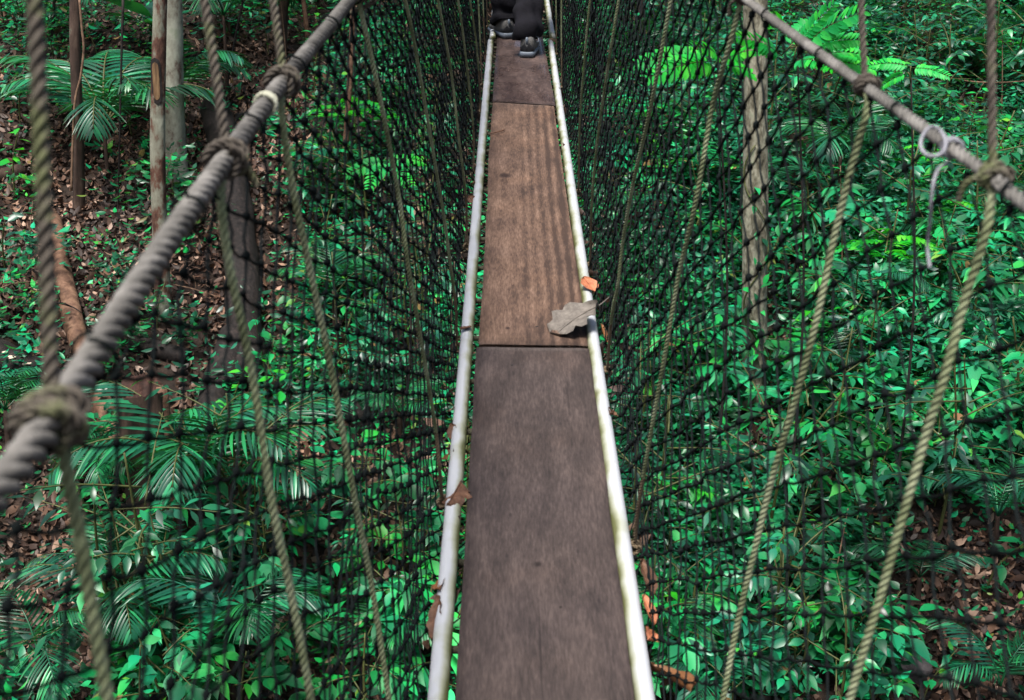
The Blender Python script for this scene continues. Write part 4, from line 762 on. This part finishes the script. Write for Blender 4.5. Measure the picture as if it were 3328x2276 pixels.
right = lambda px, py: px > 1950 or (1000 < px < 1560) or (py > 1500 and px > 350) or (px < 250 and py < 160) or (680 < px and py < 130)
for k, (p, px, py, zc, u, rz) in enumerate(spots(175, 12, pred=right)):
    i = [0, 3, 1, 2, 5, 4, 0, 2][k % 8]; put_plant(SH_[i], 'shrub', lab_sh[i] + ' on the slope', 'shrub', 'shrubs: ' + lab_sh[i], p, rz, .8 + .65 * u)

for k, (p, px, py, zc, u, rz) in enumerate(spots(84, 16, pred=lambda px, py: (1900 < px < 2900 and py > 1250) or (250 < px < 1500 and py > 1600) or (px > 2600 and 700 < py < 1500), ymax=17)):
    i = 6 + k % 2; put_plant(SH_[i], 'shrub', lab_sh[i] + ' on the slope', 'shrub', 'shrubs: ' + lab_sh[i], p, rz, .8 + .5 * u)
# palms
def frond_layout(L, n, seed, arch):
    rg = np.random.default_rng(seed); t = np.linspace(0, 1, 14); el = 1.0 - arch * t ** 1.3; ds = L / 13; y = np.r_[0, np.cumsum(np.cos(el[:-1]) * ds)]; z = np.r_[0, np.cumsum(np.sin(el[:-1]) * ds)]; pth = np.stack([0 * t, y, z], -1); mats = []
    for k in range(n):
        u = .16 + .84 * k / (n - 1); p = np.array([0, np.interp(u, t, y), np.interp(u, t, z)]); e = np.interp(u, t, el)
        ll = L * .36 * (math.sin(math.pi * (.12 + .83 * u)) ** .7) * rg.uniform(.92, 1.06)
        for s in (-1, 1):
            spread = R(72 - 42 * u); mats.append((Matrix.Translation(Vector(p)) @ Matrix.Rotation(e, 4, 'X') @ Matrix.Rotation(-s * spread, 4, 'Z') @ Matrix.Rotation(s * R(14) + rg.normal(0, .08), 4, 'Y') @ Matrix.Rotation(-.1 + rg.normal(0, .06), 4, 'X') @ Matrix.Diagonal((.023, ll, ll, 1))))
    return pth, mats
def leaflet_mesh(name, mat, wide=False):
    V = []; Q = []; pr = [.3, .9, 1, .75, .04] if not wide else [.2, .8, 1, .9, .2]
    for i, wv in enumerate(pr): t = i / 4; z = -.26 * t * t; V += [(-wv * .5, t, z + .0), (0, t, z - .012), (wv * .5, t, z + .0)]
    for i in range(4): a = i * 3; Q += [(a, a + 1, a + 4, a + 3), (a + 1, a + 2, a + 5, a + 4)]
    return mesh(name, np.array(V), np.array(Q), mat)
LFT = leaflet_mesh('leaflet', M['palm'])
LV = np.array([v.co[:] for v in LFT.vertices]); LQ = np.array([list(p.vertices) for p in LFT.polygons])
FR = []
for i in range(4):
    L_ = 1.0; pth, mats = frond_layout(L_, 18 + i, 60 + i, [1.3, 1.7, 2.0, 1.5][i]); V, Q = tube(pth, np.linspace(.010, .003, 14), 5); rach = mesh('rachis', V, Q, M['stem'])
    mb = MB(); mb.add(V, Q)
    for m_ in mats: A = np.array(m_); mb.add(LV @ A[:3, :3].T + A[:3, 3], LQ)
    FR.append((rach, mats, mb.mesh('frond', M['palm'])))
def put_palm(base, crown_h, L, nf, lab, group, seed, fine=False, az_list=None, lean=(0, 0)):
    rg = np.random.default_rng(seed); root = thing('understory_palm', lab, 'palm', base, group); c = np.array([lean[0], lean[1], crown_h])
    V, Q = tube(smooth_path([(0, 0, -.15), c * .5 + [0, 0, 0], c], 6), np.linspace(.035, .022, 13), 8, lump=.05); obj('stem', mesh('stem', V, Q, M['bark_brown']), root)
    for k in range(nf):
        a = (az_list[k] if az_list else k * 2.4 + rg.normal(0, .25)); i = int(rg.integers(0, 4)); tl = rg.uniform(-.25, .35); m_ = Matrix.Translation(Vector(c)) @ Matrix.Rotation(a - math.pi / 2, 4, 'Z') @ Matrix.Rotation(tl, 4, 'X') @ Matrix.Scale(L * rg.uniform(.85, 1.1), 4)
        if fine:
            f_ = obj('frond', FR[i][0], root, m_)
            for lm in FR[i][1]: obj('leaflet', LFT, f_, lm)
        else: obj('frond', FR[i][2], root, m_)
def palm_at(px, py, h_px, L, nf, lab, seed, fine=False, az=None, group=None, lean=(0, 0)):
    """px,py: foot of the palm on the slope; h_px: stem height in photo pixels"""
    g = on_ground(px, py); put_palm(g, h_px / F * to_px(g)[2], L, nf, lab, group, seed, fine, az, lean)
palm_at(350, 575, 165, 1.7, 13, 'large palm with broad pale fronds between the slim tree and the scarred tree', 1, True)
palm_at(120, 160, 130, 1.6, 9, 'palm with pale fronds behind the thin near black tree', 2, True)
palm_at(740, 320, 260, 1.7, 9, 'dark slender palm above the litter patch beside the fallen log', 3)
palm_at(650, 1850, 290, 1.5, 8, 'palm with long shiny fronds arching in front of the cut stump', 4, True)
palm_at(760, 1840, 280, 1.4, 8, 'palm with narrow shiny leaflets leaning over the rounded rock', 5, True)
palm_at(400, 2150, 220, 1.2, 6, 'low palm with silvery fronds below the slanting root', 6, True)
palm_at(760, 2300, 220, 1.2, 6, 'low palm with silvery fronds beside the hanger of the middle mossy knot', 7)
palm_at(1240, 2250, 150, .8, 7, 'small palm with stiff narrow leaflets beside the white rail', 8)
palm_at(1090, 1130, 190, .9, 7, 'palm with drooping dark fronds behind the net near the short rotting log', 9)
palm_at(2180, 1560, 160, .8, 7, 'small palm with fine leaflets beside the rail of the slim hand rope', 10)
palm_at(3230, 1830, 160, 1.0, 7, 'palm with feathery fronds under the hanger below the white cord', 11)
palm_at(2980, 1990, 120, .8, 5, 'low palm with dim fronds at the dark litter hollow', 12)
palm_at(3240, 2360, 140, .9, 5, 'low palm with dim feathery fronds beside the low dark rock', 13)
palm_at(2720, 720, 210, 1.2, 9, 'palm with many fine leaflets behind the slim hand rope beside the grey tree', 14)
palm_at(30, 1480, 150, .8, 7, 'small palm below the log with bracket fungi', 15)
palm_at(560, 420, 120, 1.5, 7, 'palm with a long fresh frond crossing behind the scarred tree', 16)
for k, (p, px, py, zc, u, rz) in enumerate(spots(34, 13, pred=lambda px, py: px > 1900 or py > 1200)): put_palm(p, .25 + .4 * u, .6 + .3 * u, 6, 'small understory palm among the seedlings of the slope', 'small palms of the slope', 200 + k)

# bright sprays with paired round leaflets
LB = leaf_mesh('leaflet', M['leaf_bright'], 5); LB2 = leaf_mesh('leaflet', M['leaf'], 6)
def pinnate(L, n, leafm, mat, seed, wide=.55):
    rg = np.random.default_rng(seed); pth = smooth_path([(0, 0, 0), (0, L * .5, .05 * L), (0, L, -.1 * L)], 8); V, Q = tube(pth, np.linspace(.005, .002, len(pth)), 5); BV = np.array([v.co[:] for v in leafm.vertices]); BQ = np.array([list(p.vertices) for p in leafm.polygons]); out = []
    for k in range(n):
        u = .15 + .85 * k / (n - 1); p = np.array([np.interp(u, np.linspace(0, 1, len(pth)), pth[:, j]) for j in range(3)]); ll = L * .23 * (math.sin(math.pi * (.2 + .7 * u)) ** .5)
        for s in (-1, 1): out.append(Matrix.Translation(Vector(p)) @ Matrix.Rotation(-s * R(66 - 14 * u), 4, 'Z') @ Matrix.Rotation(s * .12 + rg.normal(0, .1), 4, 'Y') @ Matrix.Rotation(rg.normal(0, .1), 4, 'X') @ Matrix.Translation((0, ll * .1, 0)) @ Matrix.Diagonal((ll * 1.15, ll, ll, 1)))
    return mesh('rachis', V, Q, mat), out
PN = [pinnate(1.0, 11, LB, M['stem'], 1), pinnate(1.0, 13, LB, M['stem'], 2)]
PNm = []
for rach, mats in PN + [pinnate(1.0, 12, LB2, M['stem'], 3)]:
    src = LB2 if len(PNm) == 2 else LB; mb = MB(); V = np.array([v.co[:] for v in rach.vertices]); mb.add(V, np.array([list(p.vertices) for p in rach.polygons if len(p.vertices) == 4])); BV = np.array([v.co[:] for v in src.vertices]); BQ = np.array([list(p.vertices) for p in src.polygons])
    for m_ in mats: A = np.array(m_); mb.add(BV @ A[:3, :3].T + A[:3, 3], BQ)
    PNm.append(mb.mesh('compound_leaf', src.materials[0]))
def put_spray(px0, py0, Yd, sprays, lab, fine=True):
    """sapling whose crown leaves start at given photo pixels at depth Yd; stands on the slope below"""
    top = at_y(px0, py0, Yd); gz = float(terrain(top[0] + .1, Yd)); base = np.array([top[0] + .1, Yd, gz]); root = thing('sapling', lab, 'sapling', base)
    V, Q = tube(smooth_path([(0, 0, -.2), ((top - base) * .5 + [.16, .1, 0]), top - base + [0, 0, .05]], 8), np.linspace(.018, .008, 17), 8); obj('trunk', mesh('trunk', V, Q, M['bark_dark']), root)
    for k, (x0, y0, x1, y1, dy) in enumerate(sprays):
        a = at_y(x0, y0, Yd); e = at_y(x1, y1, Yd + dy); v = e - a; L = float(np.linalg.norm(v)); yv = Vector(v).normalized(); zv = Vector((0.05, -.8, .6)); zv = (zv - yv * zv.dot(yv)).normalized(); xv = yv.cross(zv); q = Matrix((xv, yv, zv)).transposed().to_4x4(); m_ = Matrix.Translation(Vector(a - base)) @ q @ Matrix.Scale(L, 4)
        hub = top - base; V, Q = tube(np.array([hub, (hub + (a - base)) / 2 + [0, 0, .03], a - base]), .007, 6); obj('twig', mesh('twig', V, Q, M['stem']), root)
        if fine:
            f_ = obj('compound_leaf', PN[k % 2][0], root, m_)
            for lm in PN[k % 2][1]: obj('leaflet', LB, f_, lm)
        else: obj('compound_leaf', PNm[k % 2], root, m_)
put_spray(2590, 150, 11.5, [(2600, 140, 2700, 18, -.2), (2610, 150, 2790, 30, -.4), (2560, 120, 2520, 40, -.5), (2620, 160, 2800, 120, -.2), (2610, 190, 2815, 165, .2), (2580, 200, 2700, 205, -.5), (2660, 205, 2840, 215, .0), (2540, 180, 2400, 110, -.3), (2560, 160, 2630, 60, .3)], 'sapling with vivid green sprays of paired round leaflets behind the slim hand rope')
put_spray(2330, 190, 12.0, [(2320, 190, 2080, 190, .0), (2330, 200, 2120, 235, -.4), (2340, 190, 2260, 140, -.4), (2350, 200, 2480, 150, -.3), (2345, 210, 2460, 240, .2)], 'sapling with vivid green sprays in front of the grey tree')
put_spray(2960, 270, 11.5, [(2960, 215, 2830, 205, .1), (2960, 220, 3080, 240, -.2), (2950, 235, 2860, 280, .1)], 'sapling with a single long row of green round leaflets above the slim hand rope')
put_spray(1260, 520, 13.0, [(1260, 520, 1130, 560, -.2), (1260, 520, 1380, 520, .1), (1250, 525, 1200, 600, -.4), (1260, 520, 1330, 590, -.4)], 'sapling with fresh green sprays behind the net of the thick hand rope', False)
for k, (p, px, py, zc, u, rz) in enumerate(spots(26, 14, pred=lambda px, py: px > 1000)):
    root = thing('pinnate_sapling', 'small sapling with flat tiers of paired leaflets on the slope', 'sapling', p, 'small pinnate saplings of the slope'); h_ = .5 + .8 * u; V, Q = tube(np.array([[0, 0, -.1], [.03, 0, h_ * .5], [0, .02, h_]]), [.012, .009, .005], 6); obj('stem', mesh('stem', V, Q, M['stem']), root)
    for q in range(7): obj('compound_leaf', PNm[2 if k % 4 else 0], root, Matrix.Translation((0, 0, h_ * (.6 + .4 * q / 6))) @ Matrix.Rotation(q * 2.4 + rz, 4, 'Z') @ Matrix.Rotation(.35 - .1 * q, 4, 'X') @ Matrix.Scale(.45 + .25 * u, 4))

# big paddle leaved plant at the top
BIG = leaf_mesh('oval', M['leaf_pale'], 31)
g = on_ground(500, 210); root = thing('paddle_leaf_plant', 'plant with a few very large pale green paddle leaves behind the scarred tree', 'plant', g); V, Q = tube(np.array([[0, 0, -.1], [0, 0, .3], [.02, 0, .7]]), [.03, .025, .012], 8); obj('stem', mesh('stem', V, Q, M['stem']), root)
for k in range(6): obj('leaf', BIG, root, leaf_mw((0, 0, .5 + .06 * k), k * 2.4 + .5, .75 - .2 * (k % 3), .2, .9, 1.0))

bg, rg_, Pg = CLIMB; rgv = np.random.default_rng(8); root = thing('climbing_plant', 'leafy climber on the trunk of the grey brown tree', 'climber', bg); vp = []
for k in range(60): z_ = .1 + k * .05; a_ = -1.57 + 1.1 * math.sin(k * .21); x_ = np.interp(z_, Pg[:, 2], Pg[:, 0]); y_ = np.interp(z_, Pg[:, 2], Pg[:, 1]); vp.append((x_ + math.cos(a_) * rg_ * 1.04, y_ + math.sin(a_) * rg_ * 1.04, z_))
V, Q = tube(np.array(vp), .008, 6); obj('stem', mesh('stem', V, Q, M['stem']), root)
for k in range(64):
    p_ = np.array(vp[int(rgv.integers(0, 60) * rgv.random() ** .5)]) + rgv.normal(0, .05, 3) * np.array([1.6, .3, 1]); a_ = -1.57 + rgv.normal(0, .9); ms = LEAFV['fresh' if k % 3 else 'oval']; obj('leaf', ms[k % len(ms)], root, leaf_mw(p_ + np.array([0, -.04, 0]), a_, rgv.uniform(-1.0, -.1), rgv.normal(0, .3), rgv.uniform(.10, .18)))
# dead sticks and branches
def stick(pxs, lift, rad, matk, lab, name='dead_branch', yd=None):
    pts = [(on_ground(*q) + np.array([0, -.15, lift])) if yd is None else at_y(*q, yd + .0 * i) for i, q in enumerate(pxs)]; Pq = smooth_path(pts, 8); V, Q = tube(Pq - Pq[0], np.linspace(rad, rad * .45, len(Pq)), 8, lump=.08); root = thing(name, lab, 'branch', Pq[0]); obj('main_stem', mesh('main_stem', V, Q, M[matk]), root)
    for k in range(3): s0 = Pq[int(len(Pq) * (.3 + .2 * k))] - Pq[0]; e = s0 + rng.normal(0, .12, 3) + np.array([0, 0, .12]); V, Q = tube(np.array([s0, (s0 + e) / 2 + [.01, 0, .01], e]), [rad * .45, rad * .35, rad * .2], 6); obj('side_twig', mesh('side_twig', V, Q, M[matk]), root)
stick([(3040, 700), (2960, 800), (2890, 900), (2800, 960)], .45, .016, 'bark_orange', 'reddish brown dead branch hanging below the white cord')
stick([(3020, 405), (3120, 430), (3230, 436), (3340, 430)], .8, .014, 'twig', 'bare tan branch crossing behind the hanger below the white cord')
stick([(1110, 1310), (1010, 1420), (930, 1520), (830, 1640), (740, 1760)], .35, .011, 'twig', 'straight pale stick leaning over the palm fronds')
stick([(1340, 1370), (1220, 1480), (1120, 1600)], .3, .009, 'twig', 'thin brown stick under the net of the thick hand rope')
stick([(0, 1010), (60, 985), (130, 975)], .25, .012, 'twig', 'short bent stick above the log with bracket fungi')
stick([(150, 1100), (190, 1060), (250, 1070), (285, 1090)], .3, .014, 'bark_dark', 'arched dark stick crossing the orange brown log')
stick([(500, 930), (560, 965), (640, 985), (720, 1010)], .2, .012, 'twig', 'crooked brown stick near the foot of the scarred tree')
stick([(2530, 860), (2480, 1000), (2450, 1150)], .5, .02, 'stem', 'yellow green sapling pole leaning on the grey tree', 'sapling_pole')
stick([(400, 0), (392, 300), (386, 560), (382, 700)], .0, .018, 'bark_dark', 'thin black pole in front of the large palm', 'sapling_pole', yd=on_ground(382, 700)[1])
stick([(790, 0), (765, 120), (745, 240), (735, 330)], .0, .02, 'bark_dark', 'dark leaning pole above the litter patch', 'sapling_pole', yd=on_ground(735, 330)[1])
for k, (p, px, py, zc, u, rz) in enumerate(spots(18, 15)):
    h_ = .7 + 1.1 * u; V, Q = tube(smooth_path([(0, 0, -.1), (.05 * math.cos(rz), .05 * math.sin(rz), h_ * .5), (.12 * math.cos(rz), .1 * math.sin(rz), h_)], 6), np.linspace(.013, .005, 13), 6); root = thing('thin_sapling', 'thin bare stemmed sapling with a tuft of leaves on top', 'sapling', p, 'thin bare saplings of the slope'); obj('stem', mesh('stem', V, Q, M['twig'] if k % 2 else M['bark_dark']), root)
    for q in range(7): ms = LEAFV['lance']; a_ = q * 2.4; obj('leaf', ms[q % 3], root, leaf_mw(np.array([.12 * math.cos(rz), .1 * math.sin(rz), h_ - .04 * q]), a_, .2, 0, .17))

# stuff: leaf litter, ground cover and the uncounted leaf mass of the slope
def scatter(n, seed, hfun, densf):
    rg = np.random.default_rng(seed); out = np.zeros((0, 3)); 
    while len(out) < n:
        m_ = n * 2; y = rg.uniform(7, 28, m_); x = rg.uniform(-.56, .56, m_) * (y + 2); z = terrain(x, y); px, py, zc = to_px(np.stack([x, y, z], -1)); ok = (px > -250) & (px < 3580) & (py > -250) & (py < 2500)
        dn = densf(px, py, x, y); ok &= rg.random(m_) < dn; out = np.vstack([out, np.stack([x, y, z], -1)[ok]])
    return out[:n], rg
dv = np.vectorize(dens)
P, rg = scatter(46000, 21, None, lambda px, py, x, y: np.clip(1.15 - dv(px, py) * .75, .15, 1)); n = len(P); L = rg.uniform(.06, .16, n); P[:, 2] += rg.uniform(.005, .07, n)
o = obj('leaf_litter', many_leaves('leaf_litter', M['litter'], P, rg.uniform(0, 6.28, n), rg.uniform(-.5, .9, n), rg.normal(0, .6, n), L, L * rg.uniform(.4, .65, n), .45)); tag(o, 'brown fallen leaves carpeting the forest floor', 'leaf litter', kind='stuff')
clump = lambda x, y: np.clip(.42 + .62 * np.sin(1.7 * x + .9 * y) * np.sin(1.3 * y - .7 * x + 1) + .3 * np.sin(3.9 * x + 2) * np.sin(4.3 * y), .05, 1)
P, rg = scatter(26000, 22, None, lambda px, py, x, y: np.clip(dv(px, py) / 1.25, 0, 1) * clump(x, y)); n = len(P); L = rg.uniform(.045, .10, n); P[:, 2] += rg.uniform(.03, .22, n)
o = obj('ground_cover', many_leaves('ground_cover', M['leaf'], P, rg.uniform(0, 6.28, n), rg.uniform(-.4, .5, n), rg.normal(0, .3, n), L, L * rg.uniform(.5, .75, n), .45)); tag(o, 'small green leaves covering the forest floor', 'ground cover', kind='stuff')
def mass(name, nplant, per, seed, mat, densf, hmax, size, lab, flat=.5):
    C_, rg = scatter(nplant, seed, None, lambda px, py, x, y: densf(px, py, x, y) * np.clip((y - 8.6) / 5, .3, 1)); h = hmax * (.35 + .65 * rg.random(nplant)); idx = np.repeat(np.arange(nplant), per); n = len(idx); u = rg.random(n); a = rg.uniform(0, 6.28, n); rad = rg.uniform(.05, .38, n) * h[idx] * 1.1
    P = C_[idx] + np.stack([np.cos(a) * rad, np.sin(a) * rad, h[idx] * (.25 + .75 * u ** .8)], -1); L = rg.uniform(*size, n) * (.55 + .9 * rg.random(nplant)[idx] ** 1.5)
    o = obj(name, many_leaves(name, mat, P, a + rg.normal(0, .5, n), rg.uniform(-.55, .4, n), rg.normal(0, .35, n), L, L * rg.uniform(.34, .55, n), .3)); tag(o, lab, 'undergrowth', kind='stuff')
mass('undergrowth', 2100, 18, 31, M['leaf'], lambda px, py, x, y: np.clip(dv(px, py) / 1.25, 0, 1) ** 1.6 * clump(x + 3, y), .8, (.09, .18), 'tangled mid green undergrowth between the plants of the slope')
mass('undergrowth', 1700, 28, 32, M['leaf_pale'], lambda px, py, x, y: np.clip(dv(px, py) / 1.25, 0, 1) ** 2 * np.where(px > 1850, 1.0, .25) * clump(x - 2, y + 1), 1.3, (.08, .17), 'tangled shiny blue green undergrowth between the shrubs of the slope')
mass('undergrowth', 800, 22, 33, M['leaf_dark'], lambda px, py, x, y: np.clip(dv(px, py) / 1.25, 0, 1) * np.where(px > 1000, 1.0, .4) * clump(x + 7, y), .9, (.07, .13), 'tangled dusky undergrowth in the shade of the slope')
# loose dead leaves that stand out
for k, (px, py, mt, lab) in enumerate([(472, 2222, 'dl_orange', 'bright orange dead leaf low on the slope below the silvery palm'), (2730, 1080, 'dl_tan', 'pale leaf caught in the shrubs behind the slim hand rope'), (2528, 1455, 'dl_tan', 'small tan leaf lit up among the seedlings near the grey tree'), (2175, 1735, 'dl_tan', 'pale pinkish dead leaf among seedlings beside the rail'), (1200, 1780, 'dl_brown', 'brown dead leaf under the net beside the rail'), (1000, 1500, 'dl_brown', 'curled brown dead leaf by the short rotting log')]):
    g = on_ground(px, py) + np.array([0, -.25, .35]); mw = Matrix.Translation(Vector(g)) @ Matrix.Rotation(k * 1.3, 4, 'Z') @ Matrix.Rotation(.5, 4, 'X'); root = thing('fallen_leaf', lab, 'dead leaf', None, None, mw); V, Q = leaf_grid(.2, .11, .3, .4, seed=k); obj('blade', mesh('blade', V, Q, M[mt]), root)
